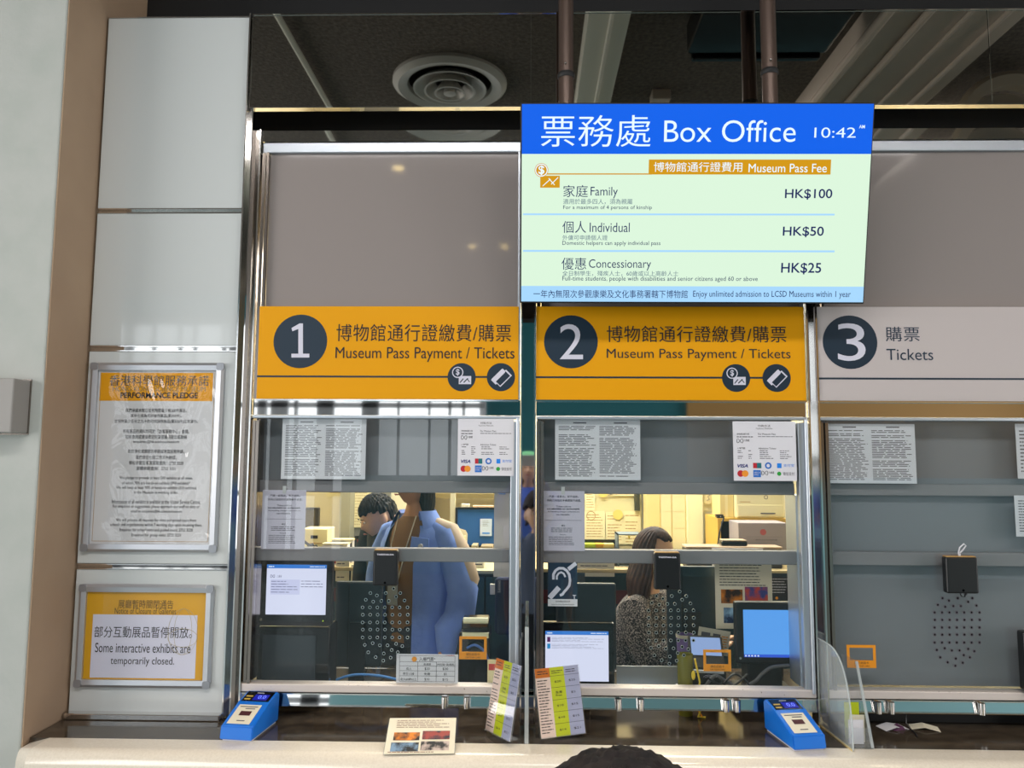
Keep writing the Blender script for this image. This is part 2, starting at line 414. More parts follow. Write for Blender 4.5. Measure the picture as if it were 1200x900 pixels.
# the strip under the window rail, and the chrome rim at the foot of the panels
b = B().prism([(-0.955, -0.0062, Z_MS0), (-0.955, 0.012, Z_MS0), (-0.955, 0.012, Z_BR0 - 0.001), (-0.955, 0.0, Z_BR0 - 0.001)], (XR + 0.955, 0, 0))
struct('trim_9', b, M_mirror)
struct('trim_10', B().box(-0.955, XR, -0.006, 0.0, Z_MS0 - 0.003, Z_MS0 + 0.003).box(-0.955, XR, -0.006, 0.0, Z_BR0 - 0.003, Z_BR0 + 0.001), M_chrome)
struct('wall_hall_low', B().box(-2.6, 7.9, -8.18, -8.1, 0, 1.35), mat('pale_teal', (126, 178, 188), 0.6))

# ------------------------------------------------------------------ the counter
t = T('service_counter', 'long cream counter with rounded front edge and dark stone ledge under the ticket windows', 'counter', (0.4, -0.1, 0.0))
zl = Z_LEDGE
prof = []                                   # cream rim, section in y-z
for a in range(0, 100, 10): prof.append((-0.262 - 0.045 * math.sin(math.radians(a)), zl - 0.045 + 0.045 * math.cos(math.radians(a))))
prof += [(-0.307, zl - 0.22), (-0.19, zl - 0.22)]
prof = [(-0.19, zl)] + prof
b = B(); rings = []
for k in range(0, 10):                      # rounded left end
    q = 1 - math.sin(math.radians(k * 10)); x = RETX + 0.006 + 0.06 * (1 - q)
    rings.append([(x, -0.19 + (y + 0.19) * (1 - 0.45 * q), z - 0.016 * q * (1 if z > zl - 0.1 else 0)) for y, z in prof])
R2 = rings + [[(XR, y, z) for y, z in prof]]
t.add('counter_rim', b.loft(R2), M_counter, smooth=True, world=True)
t.add('ledge', B().box(RETX + 0.006, XR, -0.19, 0.62, zl - 0.03, zl), M_ledge, world=True)
t.add('counter_front', B().box(RETX + 0.006, XR, -0.285, -0.19, 0.12, zl - 0.22), M_plaster, world=True)
t.add('plinth', B().box(RETX + 0.006, XR, -0.24, -0.19, 0.0, 0.12), M_bronze, world=True)
single('ledge_trim_strip', B().box(RETX + 0.01, PX1, -0.03, 0.012, zl, zl + 0.02, 0.003), M_chrome, 'low steel strip on the ledge along the foot of the white wall panels', 'trim strip')

# ------------------------------------------------------------------ white wall panels
rowsP = [(21, 244, 'top white glass wall panel, the tallest blank one, beside the shade-tinted return'), (250, 405, 'blank white glass wall panel, second from the top, above the pledge poster'),
         (412, 661, 'white glass wall panel carrying the framed performance pledge'), (668, 841, 'lowest white wall panel, carrying the framed notice of closure')]
for y0, y1, lab in rowsP:
    x = 200
    z1, z0 = W(x, y0).z, W(x, y1).z
    t = T('wall_panel', lab, 'wall panel', ((PX0 + PX1) / 2, 0.0, z0), group='white panels left of the windows')
    t.add('pane', B().box(PX0 - t.o.location.x, PX1 - t.o.location.x, 0.0, 0.013, 0, z1 - z0, 0.002), M_panel)
    t.add('edge_strip', B().box(PX0 - t.o.location.x, PX1 - t.o.location.x, -0.002, 0.013, -0.004, -0.0005).box(PX0 - t.o.location.x, PX1 - t.o.location.x, -0.002, 0.013, z1 - z0 + 0.0005, z1 - z0 + 0.004), M_chrome)

# the bracket on the pillar
t = T('wall_bracket', 'grey box bracket on the white pillar, cut off by the left edge', 'bracket', (-1.74, -0.22, W(8, 507, -0.30).z))
x1 = W(15, 470, -0.30).x + 1.74; h = W(8, 443, -0.30).z - W(8, 507, -0.30).z
t.add('cover', B().box(-0.15, x1, -0.08, 0.0, 0, h, 0.004), mat('bracket_grey', (150, 146, 142), 0.5))
t.add('back_plate', B().box(-0.15, x1 + 0.004, -0.004, 0.002, -0.004, h + 0.004), M_bronze)

# ------------------------------------------------------------------ the three ticket windows
holes = [(534,190),(596,190),(655,190),(628,172),(560,200),(515,217),(545,225),(578,222),(608,222),(638,205),(672,220)] + \
        [(x + (i % 2), y) for i, y in enumerate((248, 278, 309, 338, 370)) for x in (502, 532, 562, 592, 622, 652, 684)] + \
        [(511,400),(543,393),(572,402),(603,402),(638,396),(663,405),(525,430),(555,450),(588,435),(620,421),(616,452),(586,464),(645,430)]
holes = [(280 + x / 3.4618, 640 + y / 3.4618) for x, y in holes]
M_hole = mat('hole_dark', (8, 9, 10), 0.9, spec=0.0)
for n, (xa, xb) in enumerate(WINX):
    t = T('window_%d' % (n + 1), None, None, ((xa + xb) / 2, 0.0, Z_BR0), kind='structure')
    cx = t.o.location.x; L = xa - cx; R = xb - cx; z = lambda v: v - Z_BR0
    # upper pane and its frame
    t.add('upper_pane', B().box(L + 0.03, R - 0.012, 0.014, 0.022, z(Z_S0), z(Z_UF0)), M_grey)
    t.add('upper_frame', B().box(L + 0.006, R - 0.004, 0.0, 0.03, z(Z_UF0), z(Z_BD0) - 0.003, 0.003).box(R - 0.014, R - 0.004, -0.002, 0.03, z(Z_S0), z(Z_UF0)), M_alu)
    t.add('upper_stile', B().box(L + 0.006, L + 0.018, 0.0, 0.03, z(Z_S0), z(Z_UF0)).box(L + 0.022, L + 0.03, -0.004, 0.012, z(Z_S0), z(Z_UF0)), M_bronze)
    # polished strip between sign and lower window
    t.add('mid_strip', B().box(L + 0.004, R - 0.003, 0.004, 0.02, z(Z_M0), z(Z_S0) - 0.002), M_mirror)
    # lower window
    t.add('head_rail', B().box(L + 0.006, R - 0.004, -0.004, 0.03, z(Z_M0) - 0.012, z(Z_M0) - 0.001, 0.002), M_alu)
    t.add('left_stile', B().box(L + 0.006, L + 0.016, 0.0, 0.03, z(Z_BR0) + 0.028, z(Z_M0) - 0.02).box(L + 0.020, L + 0.030, -0.006, 0.01, z(Z_BR0) + 0.028, z(Z_M0) - 0.02), M_bronze)
    t.add('right_stile', B().box(R - 0.036, R - 0.004, -0.002, 0.03, z(Z_BR0) + 0.028, z(Z_M0) - 0.02, 0.002), M_alu)
    t.add('right_jamb', B().box(R - 0.040, R - 0.004, 0.03, 0.135, z(Z_BR0) + 0.028, z(Z_RA0)), M_alu)
    t.add('left_jamb', B().box(L + 0.008, L + 0.022, 0.03, 0.095, z(Z_BR0) + 0.028, z(Z_M0) - 0.004), M_bronze)
    t.add('corner_rod', B().tube([(R - 0.012, -0.012, z(Z_BR0) + 0.02), (R - 0.012, -0.012, z(Z_M0) - 0.01)], 0.006), M_alu, smooth=True)
    t.add('bottom_rail', B().box(L + 0.002, R - 0.002, -0.008, 0.04, 0.004, 0.030, 0.003), mat('worn_rail', (216, 206, 200), 0.45, 0.2, noise=((130, 114, 102), 120, 6, 0.66, 0.74)))
    t.add('glass_pane', B().box(L + 0.03, R - 0.034, 0.012, 0.019, 0.03, z(Z_M0) - 0.010), M_glass)
    zb = z(Z_RA0) + 0.02 if n < 2 else 0.026
    t.add('blind', B().box(L + 0.02, R - 0.03, 0.075, 0.08, zb, z(Z_M0) - 0.005), M_blind)
    t.add('blind_bar', B().box(L + 0.02, R - 0.036, 0.045, 0.07, z(Z_RA0), z(Z_RA1), 0.003), M_rail)
    t.add('cross_rail', B().box(L + 0.02, R - 0.03, 0.035, 0.07, z(Z_RB0), z(Z_RB1), 0.003), M_rail)
    if n == 2: t.add('slot_dark_sheet', B().box(L + 0.02, R - 0.02, 0.05, 0.06, z(Z_LEDGE) + 0.001, 0.003), M_black)  # added black sheet stands in for the dark space behind the slot
    g = B(); g2 = B()
    dx, dy = ((0, 0), (335, 3.5), (670, 6))[n]
    for hx, hy in holes:
        p = t.px(hx + dx, hy + dy, 0.012)
        g.lathe([(0.0034, 0.0102), (0.0056, 0.0102), (0.0056, 0.0118), (0.0034, 0.0118)], 14, o=(p.x, 0, p.z), axis='Y', closed=True)
        g2.disc((p.x, p.z), 0.0037, 0.0112, 14)
    pg = t.add('speech_grille', g, M_chrome if n < 2 else M_inkg)
    t.add('hole', g2, M_hole, parent=pg)
    for sx in ((521, 547), (725, 751, 851, 864), (1029, 1044, 1150))[n]:
        p = t.px(sx, 822, -0.018)
        t.add('standoff', B().cyl((p.x, -0.018, z(Z_MS0) + 0.001), (p.x, -0.018, -0.001), 0.0105, seg=18), M_chrome, smooth=True)

# ------------------------------------------------------------------ counter signs
M_disc = mat('navy_disc', (16, 40, 58), 0.4)
def icons(t, c1, c2):
    r = t.px(c1[0] + 16.5, c1[1]).x - t.px(*c1).x
    p = t.px(*c1); d = t.add('pass_icon', B().disc((p.x, p.z), r, -0.0008), M_disc)
    t.add('card_mark', B().rect(p.x - 0.2 * r, p.z - 0.5 * r, p.x + 0.68 * r, p.z + 0.08 * r, -0.0012), M_lilac, parent=d)
    k = B()
    k.poly([(p.x - .15 * r, -.0015, p.z - .38 * r), (p.x + .1 * r, -.0015, p.z - .08 * r), (p.x + .16 * r, -.0015, p.z - .12 * r), (p.x - .09 * r, -.0015, p.z - .42 * r)])
    k.poly([(p.x + .12 * r, -.0015, p.z - .36 * r), (p.x + .42 * r, -.0015, p.z - .06 * r), (p.x + .48 * r, -.0015, p.z - .1 * r), (p.x + .18 * r, -.0015, p.z - .41 * r)])
    k.poly([(p.x + .40 * r, -.0015, p.z - .08 * r), (p.x + .6 * r, -.0015, p.z - .34 * r), (p.x + .54 * r, -.0015, p.z - .36 * r), (p.x + .36 * r, -.0015, p.z - .12 * r)])
    t.add('peak_mark', k, M_disc, parent=d)
    t.add('coin_ring', B().disc((p.x - .28 * r, p.z + .34 * r), .37 * r, -0.0018, 32).disc((p.x - .28 * r, p.z + .34 * r), .38 * r, -0.0018, 32, .31 * r) if 0 else B().disc((p.x - .28 * r, p.z + .34 * r), .40 * r, -0.0018, 32), M_lilac, parent=d)
    t.add('coin_face', B().disc((p.x - .28 * r, p.z + .34 * r), .33 * r, -0.0021, 32), M_disc, parent=d)
    letter(t, '$', (p.x - .41 * r, p.z + .1 * r, p.x - .15 * r, p.z + .58 * r), M_lilac, -0.0024, 0.02, parent=d)
    q = t.px(*c2); d = t.add('ticket_icon', B().disc((q.x, q.z), r, -0.0008), M_disc)
    def tk(u0, u1, v0, v1, y):
        ca, sa = math.cos(math.radians(38)), math.sin(math.radians(38))
        return [(q.x + r * (u * ca - v * sa) * 1, y, q.z + r * (u * sa + v * ca)) for u, v in ((u0, v0), (u1, v0), (u1, v1), (u0, v1))]
    f = B()
    def rt(cxx, czz, w, h, y):
        a = math.radians(45)
        return [(q.x + r * (cxx + u * math.cos(a) - v * math.sin(a)), y, q.z + r * (czz + u * math.sin(a) + v * math.cos(a))) for u, v in ((-w, -h), (w, -h), (w, h), (-w, h))]
    t.add('ticket_mark', B().poly(rt(-.12, .04, .58, .24, -0.0012)).poly(rt(.16, -.08, .58, .30, -0.0014)), M_lilac, parent=d)
    t.add('ticket_window', B().poly(rt(.14, -.1, .50, .23, -0.0017)), M_disc, parent=d)
    t.add('ticket_strip', B().poly(rt(-.18, .1, .5, .17, -0.002)), M_lilac, parent=d)
def sign(n, box, disc, num, cn, en, items):
    x0, y0, x1, y1 = box
    a = W(x0, y1); c = W(x1, y0)
    t = T('counter_sign', ('yellow counter sign with a large number 1, leftmost window', 'yellow counter sign with a large number 2, under the fee screen', 'pale grey counter sign with a large number 3 for tickets only')[n], 'sign',
          ((a.x + c.x) / 2, -0.006, Z_S0), group='numbered counter signs')
    hw = (c.x - a.x) / 2
    t.add('board', B().box(-hw, hw, 0.0, 0.010, 0, Z_S1 - Z_S0, 0.001), M_yellow if n < 2 else M_signw)
    p = t.px(*disc[:2]); r = t.px(disc[0] + disc[2], disc[1]).x - p.x
    d = t.add('number_disc', B().disc((p.x, p.z), r, -0.0008), M_disc)
    if n: letter(t, num[0], t.bx(*num[1]), M_lilac, -0.0014, -0.002, name='number', parent=d)
    else:
        q = lambda x, y: tuple(t.px(x, y, -.0014))
        t.add('number', B().poly([q(*v) for v in ((341.5, 414.5), (349.6, 414.5), (349.6, 385.5), (342.6, 388.2), (341.6, 384.4), (351, 379), (355, 379), (355, 414.5), (362.5, 414.5), (362.5, 419), (341.5, 419))]), M_lilac, parent=d)
    letter(t, cn[0], t.bx(*cn[1]), M_ink if n < 2 else M_navy, -0.0012, 0.0, spacing=1.04)
    letter(t, en[0], t.bx(*en[1]), M_ink if n < 2 else M_navy, -0.0012, 0.0)
    l0 = t.px(*items[0]); l1 = t.px(*items[1])
    t.add('rule_line', B().rect(l0.x, l0.z - 0.0032, l1.x, l0.z + 0.0032, -0.0006), M_disc)
    if len(items) > 2: icons(t, items[2], items[3])
    t.add('edge_strip', B().box(-hw, hw, -0.004, 0.012, -0.006, -0.0005), M_chrome)
sign(0, (301, 360, 608, 468), (352, 400, 31.5), ('1', (341, 379, 358, 420)), ('博物館通行證繳費/購票', (394, 380, 599, 400)), ('Museum Pass Payment / Tickets', (393, 407, 603, 424)), ((301, 441), (575, 441), (541, 442), (587, 442)))
sign(1, (628, 360, 941, 469), (669, 400.5, 31.5), ('2', (656, 380, 683, 421)), ('博物館通行證繳費/購票', (711, 382, 921, 401)), ('Museum Pass Payment / Tickets', (711, 409, 926, 423)), ((628, 442), (900, 442), (862.5, 443), (910, 443)))
sign(2, (957, 360, 1262, 470), (996, 401, 32), ('3', (982, 379, 1013, 423)), ('購票', (1038, 383, 1077, 400)), ('Tickets', (1039, 409, 1093, 422)), ((957, 443.5), (1262, 445)))

# ------------------------------------------------------------------ the fee screen and its poles
TVW, TVH = 1.107, 0.6227
def em(name, rgb, e=1.0): return mat(name, rgb, 0.4, emit=e)
E_bg, E_blue, E_white = em('screen_pale', (216, 241, 216), 1.05), em('screen_blue', (0, 98, 236), 1.0), em('screen_white', (226, 246, 255), 1.1)
E_gold, E_navy, E_sky = em('screen_gold', (212, 152, 8)), em('screen_navy', (18, 32, 92)), em('screen_sky', (164, 212, 250), 1.05)
t = T('fee_screen', 'wide ceiling-hung screen showing the box office museum pass fees', 'screen', (0.527, -0.155, 2.104), (math.radians(12.2), 0, math.radians(0.5)))
t.add('housing', B().box(-TVW / 2 - 0.003, TVW / 2 + 0.003, 0.002, 0.045, -0.003, TVH + 0.003, 0.003).box(-0.36, 0.36, 0.045, 0.085, 0.06, TVH - 0.08, 0.01), M_black)
d = t.add('display', B().rect(-TVW / 2 + 0.002, 0.002, TVW / 2 - 0.002, TVH - 0.002, 0.0), E_bg)
def tr(x0, y0, x1, y1, m, y, name, par=None):
    return t.add(name, B().rect(*t.bx(x0, y0, x1, y1, 0), y), m, parent=par or d)
zt = t.px(800, 180.5).z
t.add('title_band', B().rect(-TVW / 2 + .002, zt, TVW / 2 - .002, TVH - .002, -0.0006), E_blue, parent=d)
z0 = t.px(800, 335.5).z
t.add('footer_band', B().rect(-TVW / 2 + .002, .002, TVW / 2 - .002, z0, -0.0006), E_sky, parent=d)
def tl(items, m, y=-0.0012, bold=0.0):
    return letters(t, [(s, t.bx(*bx), dict(bold=bold)) for s, bx in items], m, y, parent=d)
tl([('票務處', (634, 135, 763, 172)), ('Box Office', (778, 141, 933, 166.5))], E_white, bold=-0.004)
tl([('10:42', (954, 149.5, 1003, 161.5))], E_white, bold=-0.004)
tl([('AM', (1006.5, 146.5, 1013.5, 150.5))], E_white, bold=0.01)
tr(760, 187, 974, 204.5, E_gold, -0.0006, 'heading_box')
tr(640, 203.2, 764, 204.6, E_gold, -0.0007, 'heading_line')
tl([('博物館通行證費用', (766, 190, 870, 201.5)), ('Museum Pass Fee', (877, 192, 969, 202))], E_white, bold=0.0)
p = t.px(634.5, 199.5); r = t.px(642.5, 199.5).x - p.x
tr(633, 206, 656, 220, E_gold, -0.0008, 'card_icon')
t.add('coin_icon', B().disc((p.x, p.z), r, -0.0010), E_gold, parent=d)
t.add('coin_ring', B().disc((p.x, p.z), r * .92, -0.0013, 32, r * .78), E_white, parent=d)
letter(t, '$', t.bx(631, 194, 638, 205.5), E_white, -0.0014, 0.02, parent=d)
k = B()
for a_, b_, c_, e_ in ((636, 218, 645, 210), (643, 209, 650, 217), (646, 216, 654, 208)):
    p0, p1 = t.px(a_, b_), t.px(c_, e_); k.tube([(p0.x, -0.0016, p0.z), (p1.x, -0.0016, p1.z)], 0.0012, 6)
t.add('peak_mark', k, E_white, parent=d)
for y in (250.5, 293.5): tr(613, y, 978, y + 1.6, E_sky, -0.0006, 'divider')
tl([('家庭', (660, 217, 689, 231)), ('Family', (692, 219, 724, 232.5)), ('個人', (659, 259, 687, 273)), ('Individual', (691, 261, 738, 272)),
    ('優惠', (658, 302, 687, 316)), ('Concessionary', (690, 304, 763, 317))], E_navy, bold=-0.002)
tl([('適用於最多四人，須為親屬', (660, 233, 741, 239.5)), ('外傭可申請個人證', (659, 275.5, 712, 281.5)), ('全日制學生，殘疾人士，60歲或以上高齡人士', (659, 317.5, 795, 323.5))], em('screen_slate', (84, 108, 132)), bold=0.0)
tl([('For a maximum of 4 persons of kinship', (660, 240.7, 764, 246.5)), ('Domestic helpers can apply individual pass', (659, 282.5, 774, 288.5)),
    ('Full-time students, people with disabilities and senior citizens aged 60 or above', (659, 324, 888, 330.5))], E_navy, bold=0.0)
tl([('HK$100', (919.5, 221.5, 975.5, 234)), ('HK$50', (917, 265.5, 965.5, 278)), ('HK$25', (915, 308, 962.5, 321.5))], E_navy, bold=0.011)
tl([('一年內無限次參觀康樂及文化事務署轄下博物館', (625, 340, 806, 349)), ('Enjoy unlimited admission to LCSD Museums within 1 year', (812, 341, 997, 350))], E_navy, bold=0.0)
M_pole = mat('pole_brown', (92, 76, 68), 0.35, 0.5)
for k, (x, y0, lab) in enumerate(((663.5, 83, 'left brown steel pole hanging the fee screen from above'), (902, 79, 'right brown steel pole hanging the fee screen from above'))):
    X = W(x, 60, -0.125).x; zc = W(x, y0, -0.15).z
    t2 = T('hanging_pole', lab, 'pole', (X, -0.116, 2.60), group='poles of the fee screen')
    t2.add('tube', B().cyl((0, 0, -0.0), (0, 0, 1.4), 0.0255, seg=28).cyl((0, 0, -0.12), (0, 0, 0), 0.0215, seg=28), M_pole, smooth=True)
    t2.add('collar', B().lathe([(0.027, zc - 2.60 - 0.012), (0.0295, zc - 2.6 - .008), (0.0295, zc - 2.6 + .004), (0.027, zc - 2.6 + .008)], 28, closed=True), M_black, smooth=True)
    t2.add('bolt', B().cyl((-0.004, -0.03, zc - 2.6 + 0.03), (-0.004, -0.022, zc - 2.6 + 0.03), 0.004, seg=10), M_chrome)
    t2.add('clamp', B().box(-.02, .02, -.031, -.018, -.10, -.05), M_black)
    t2.add('ceiling_flange', B().cyl((0, 0, 1.385), (0, 0, 1.4), 0.06, seg=28), M_pole, smooth=True)

# ------------------------------------------------------------------ framed poster and notice on the white panels
M_frame = mat('snap_frame', (196, 198, 204), 0.32, 0.75)
M_film = glass('clear_film', (1, 1, 1), 1.55, 0.02, bump=(7, 0.12))
M_film2 = glass('flat_film', (1, 1, 1), 1.45, 0.02)
def snap_frame(t, w, h, fw, rc, poster_m):
    def rr(hw, z0, z1, r, y):
        o = []
        for cx_, cz_, a0 in ((hw - r, z1 - r, 0), (-hw + r, z1 - r, 90), (-hw + r, z0 + r, 180), (hw - r, z0 + r, 270)):
            for a in range(0, 91, 15):
                o.append((cx_ + r * math.cos(math.radians(a0 + a)), y, cz_ + r * math.sin(math.radians(a0 + a))))
        return o
    b = B(); hw = w / 2
    b.loft([rr(hw, 0, h, rc, 0.0), rr(hw, 0, h, rc, -0.009), rr(hw - fw * .35, fw * .35, h - fw * .35, rc, -0.014), rr(hw - fw, fw, h - fw, 0.002, -0.012), rr(hw - fw, fw, h - fw, 0.002, -0.003)], caps=False)
    f = t.add('frame', b, M_frame)
    for sx in (-1, 1):
        for sz in (0, 1):
            c = B(); x = sx * (hw - fw * .5); z = h - fw * .5 if sz else fw * .5
            c.loft([[(x + p[0], p[1], z + p[2]) for p in rr(fw * .5, -fw * .5, fw * .5, fw * .30, yy)] for yy in (-0.009, -0.0150)])
            t.add('corner_cap', c, mat('cap_grey', (158, 160, 166), 0.35, 0.6), parent=f)
    return t.add('poster', B().box(-hw + fw * .9, hw - fw * .9, -0.003, -0.001, fw * .9, h - fw * .9), poster_m)
def quad_frame(x0a, x0b, x1a, x1b, y0, y1):    # left edge top/bottom, right edge top/bottom
    xl = (W(x0a, y0).x + W(x0b, y1).x) / 2; xr = (W(x1a, y0).x + W(x1b, y1).x) / 2
    return xl, xr, W((x0a + x1a) / 2, y0).z, W((x0b + x1b) / 2, y1).z
xl, xr, zt, zb = quad_frame(109, 96, 265, 255, 425.5, 646.5)
t = T('framed_poster', 'silver snap frame with the performance pledge under crinkled clear film', 'framed poster', ((xl + xr) / 2, -0.001, zb), group='snap frames on the white panels')
w, h = xr - xl, zt - zb
M_posterp = mat('poster_paper', (214, 214, 216), 0.5)
po = snap_frame(t, w, h, 0.026, 0.022, M_posterp)
po['label'] = 'pledge poster with yellow title band'
t.add('title_band', B().rect(-w / 2 + .032, t.px(190, 470).z, w / 2 - .040, t.px(190, 437).z, -0.0034), M_yellow, parent=po)
px = lambda x0, y0, x1, y1: t.bx(x0, y0, x1, y1, -0.004)
letters(t, [('香港科學館服務承諾', px(128, 440, 245, 452), dict(bold=.0))], mat('title_teal', (46, 66, 78), .6), -0.004, parent=po)
letters(t, [('HONG KONG SCIENCE MUSEUM', px(132, 453, 241, 458.5))], mat('title_grey', (120, 104, 66), .6), -0.004, parent=po)
letters(t, [('PERFORMANCE PLEDGE', px(141, 460, 232, 466.5), dict(bold=.03))], M_ink, -0.004, parent=po)
cen = 183
def cl(y, s, half, hh=4.4, **k): return (s, px(cen - half, y - hh / 2, cen + half, y + hh / 2), k)
letters(t, [cl(481, '我們承諾本館在任何時間最少有500件展品，', 36), cl(487.5, '其中七成為可供操作展品(第350件)，', 30), cl(494, '並保持最少百分之九十的可供操作展品(第315件)正常運作。', 49),
  cl(505.5, '所有展品的資料均可於「訪客服務中心」查閱。', 39), cl(512, '如有查詢或建議歡迎向當值職員提出或聯絡', 36), cl(518, 'enquiries@hk.science.museum', 27, 4),
  cl(529, '對於學校或團體的參觀或導賞服務申請，', 33), cl(536, '我們會在七個工作天內辦理。', 24), cl(542.5, '學校參觀及導賞服務查詢：2732 3220', 32), cl(549, '團體參觀查詢：2732 3231', 23),
  cl(560.5, 'We pledge to provide at least 500 exhibits at all times,', 43, 4), cl(566.5, 'of which 70% are hands-on exhibits (350 exhibits)*', 40, 4), cl(572, 'We will keep at least 90% of hands-on exhibits (315 exhibits)', 47, 4), cl(577.5, 'in the Museum in working order.', 26, 4),
  cl(588, 'Information of all exhibits is available at the Visitor Service Centre.', 52, 4), cl(594, 'For enquiries or suggestions, please approach our staff on duty or', 51, 4), cl(599.5, 'email to enquiries@hk.science.museum', 30, 4),
  cl(610, 'We will process all requests for visits and guided tours from', 47, 4), cl(615.5, 'schools and organizations within 7 working days upon receiving them.', 54, 4), cl(621.5, 'Enquiries for school visits and guided tours: 2732 3220', 43, 4), cl(627.5, 'Enquiries for group visits: 2732 3231', 29, 4)], M_ink, -0.0042, parent=po)
b = B(); x0, x1, z0, z1 = -w / 2 + .034, w / 2 - .034, .034, h - .034
for q in ((x0, z0, x0 + .0015, z1), (x1 - .0015, z0, x1, z1), (x0, z0, x1, z0 + .0015)): b.rect(*q, -0.0036)
t.add('border_line', b, M_tan, parent=po)
g = bmesh.new(); bmesh.ops.create_grid(g, x_segments=60, y_segments=90, size=0.5)
bb = B(); bb.b.free(); bb.b = g
for v in g.verts:
    u, q = v.co.x, v.co.y
    f = min(1, (0.5 - abs(u)) * 16) * min(1, (0.5 - abs(q)) * 20)
    wv = 0.0016 * math.sin(9 * u + 5 * math.sin(6 * q)) + 0.0012 * math.sin(17 * q + 4 * math.sin(8 * u + 1)) + 0.0010 * math.sin(31 * (u * .8 + q) + 3 * math.sin(11 * u))
    v.co = Vector((u * (w - .05), -0.0095 + wv * f * (0.35 + 1.3 * max(0, u + .35)), h / 2 + q * (h - .05)))
t.add('clear_film', bb, M_film, smooth=True, label='crinkled glossy film over the poster')
xl, xr, zt, zb = quad_frame(98, 86, 253, 247, 684.5, 805)
t = T('framed_notice', 'silver snap frame with yellow notice that some interactive exhibits are closed', 'framed notice', ((xl + xr) / 2, -0.001, zb), group='snap frames on the white panels')
w, h = xr - xl, zt - zb
po = snap_frame(t, w, h, 0.025, 0.022, mat('notice_yellow', (216, 160, 18), 0.45))
po['label'] = 'yellow notice sheet'
sh = t.add('message_panel', B().rect(*t.bx(105, 721, 231.5, 794, -0.0034), -0.0034), mat('pale_lilac', (214, 214, 232), 0.6), parent=po)
letters(t, [('展廳暫時關閉通告', t.bx(139, 703, 204, 712.5))], mat('brown_ink', (98, 74, 16), .6), -0.0038, parent=po)
letters(t, [('Notice of Closure of Galleries', t.bx(135, 712.5, 207, 719))], mat('brown_ink', (98, 74, 16), .6), -0.0038, parent=po)
letters(t, [('部分互動展品暫停開放。', t.bx(111, 734.5, 226, 746.5))], M_ink, -0.0040, parent=po)
letters(t, [('Some interactive exhibits are', t.bx(112, 754, 224, 764)), ('temporarily closed.', t.bx(130, 770, 205, 780.5))], M_ink, -0.0040, parent=po)
k = B(); gx = t.px(215, 740)
for rx, rz, oz in ((.05, .075, 0), (.03, .075, 0), (.05, .03, -.02)):
    pts = [(gx.x + rx * math.cos(a * PI / 16), -0.0044, gx.z + oz + rz * math.sin(a * PI / 16)) for a in range(33)]
    for p0, p1 in zip(pts, pts[1:]): k.tube([p0, p1], 0.0005, 4)
t.add('globe_outline', k, mat('faint_line', (196, 180, 140), .6), parent=po)
t.add('clear_film', B().rect(-w / 2 + .02, .02, w / 2 - .02, h - .02, -0.0085), M_film2)

# ------------------------------------------------------------------ papers on the window glass
def sheet(name, lab, cat, box, Y, grp=None, m=None, th=0.0006, tilt=0.0):
    x0, y0, x1, y1 = box
    a = W(x0, y1, Y); c = W(x1, y0, Y); a2 = W(x1, y1, Y)
    t = T(name, lab, cat, ((a.x + c.x) / 2, Y, (a.z + a2.z) / 2), (0, math.radians(tilt), 0), group=grp)
    hw = (c.x - a.x) / 2; h = c.z - (a.z + a2.z) / 2
    t.w, t.h = hw * 2, h
    t.s = t.add('sheet', B().box(-hw, hw, 0.0, th, 0, h), m or M_white)
    return t
def terms(n, box, lab, cut=None):
    t = sheet('terms_sheet', lab, 'paper notice', box, 0.0205, 'terms sheets on the three windows')
    w, h = t.w, t.h; k = B()
    for x0, x1, sd in ((-w / 2 + .012, -0.006, 0), (0.006, w / 2 - .012, 1)):
        rows(k, x0, h * .05, x1, h * .90, 30, -0.0004, 0.62, 0.22, 0.03, skip=0.08)
        k.rect(x0 + .05, h * .935, x0 + .095, h * .955, -0.0004)
    t.add('printed_text', k, M_inkg)
    return t
terms(0, (329, 491, 429.5, 561.5), 'landscape two-column terms sheet behind the glass of window one')
terms(1, (650.5, 492, 750, 562.5), 'landscape two-column terms sheet behind the glass of window two')
terms(2, (968, 497, 1071.5, 566.5), 'landscape two-column terms sheet on the shuttered window three')
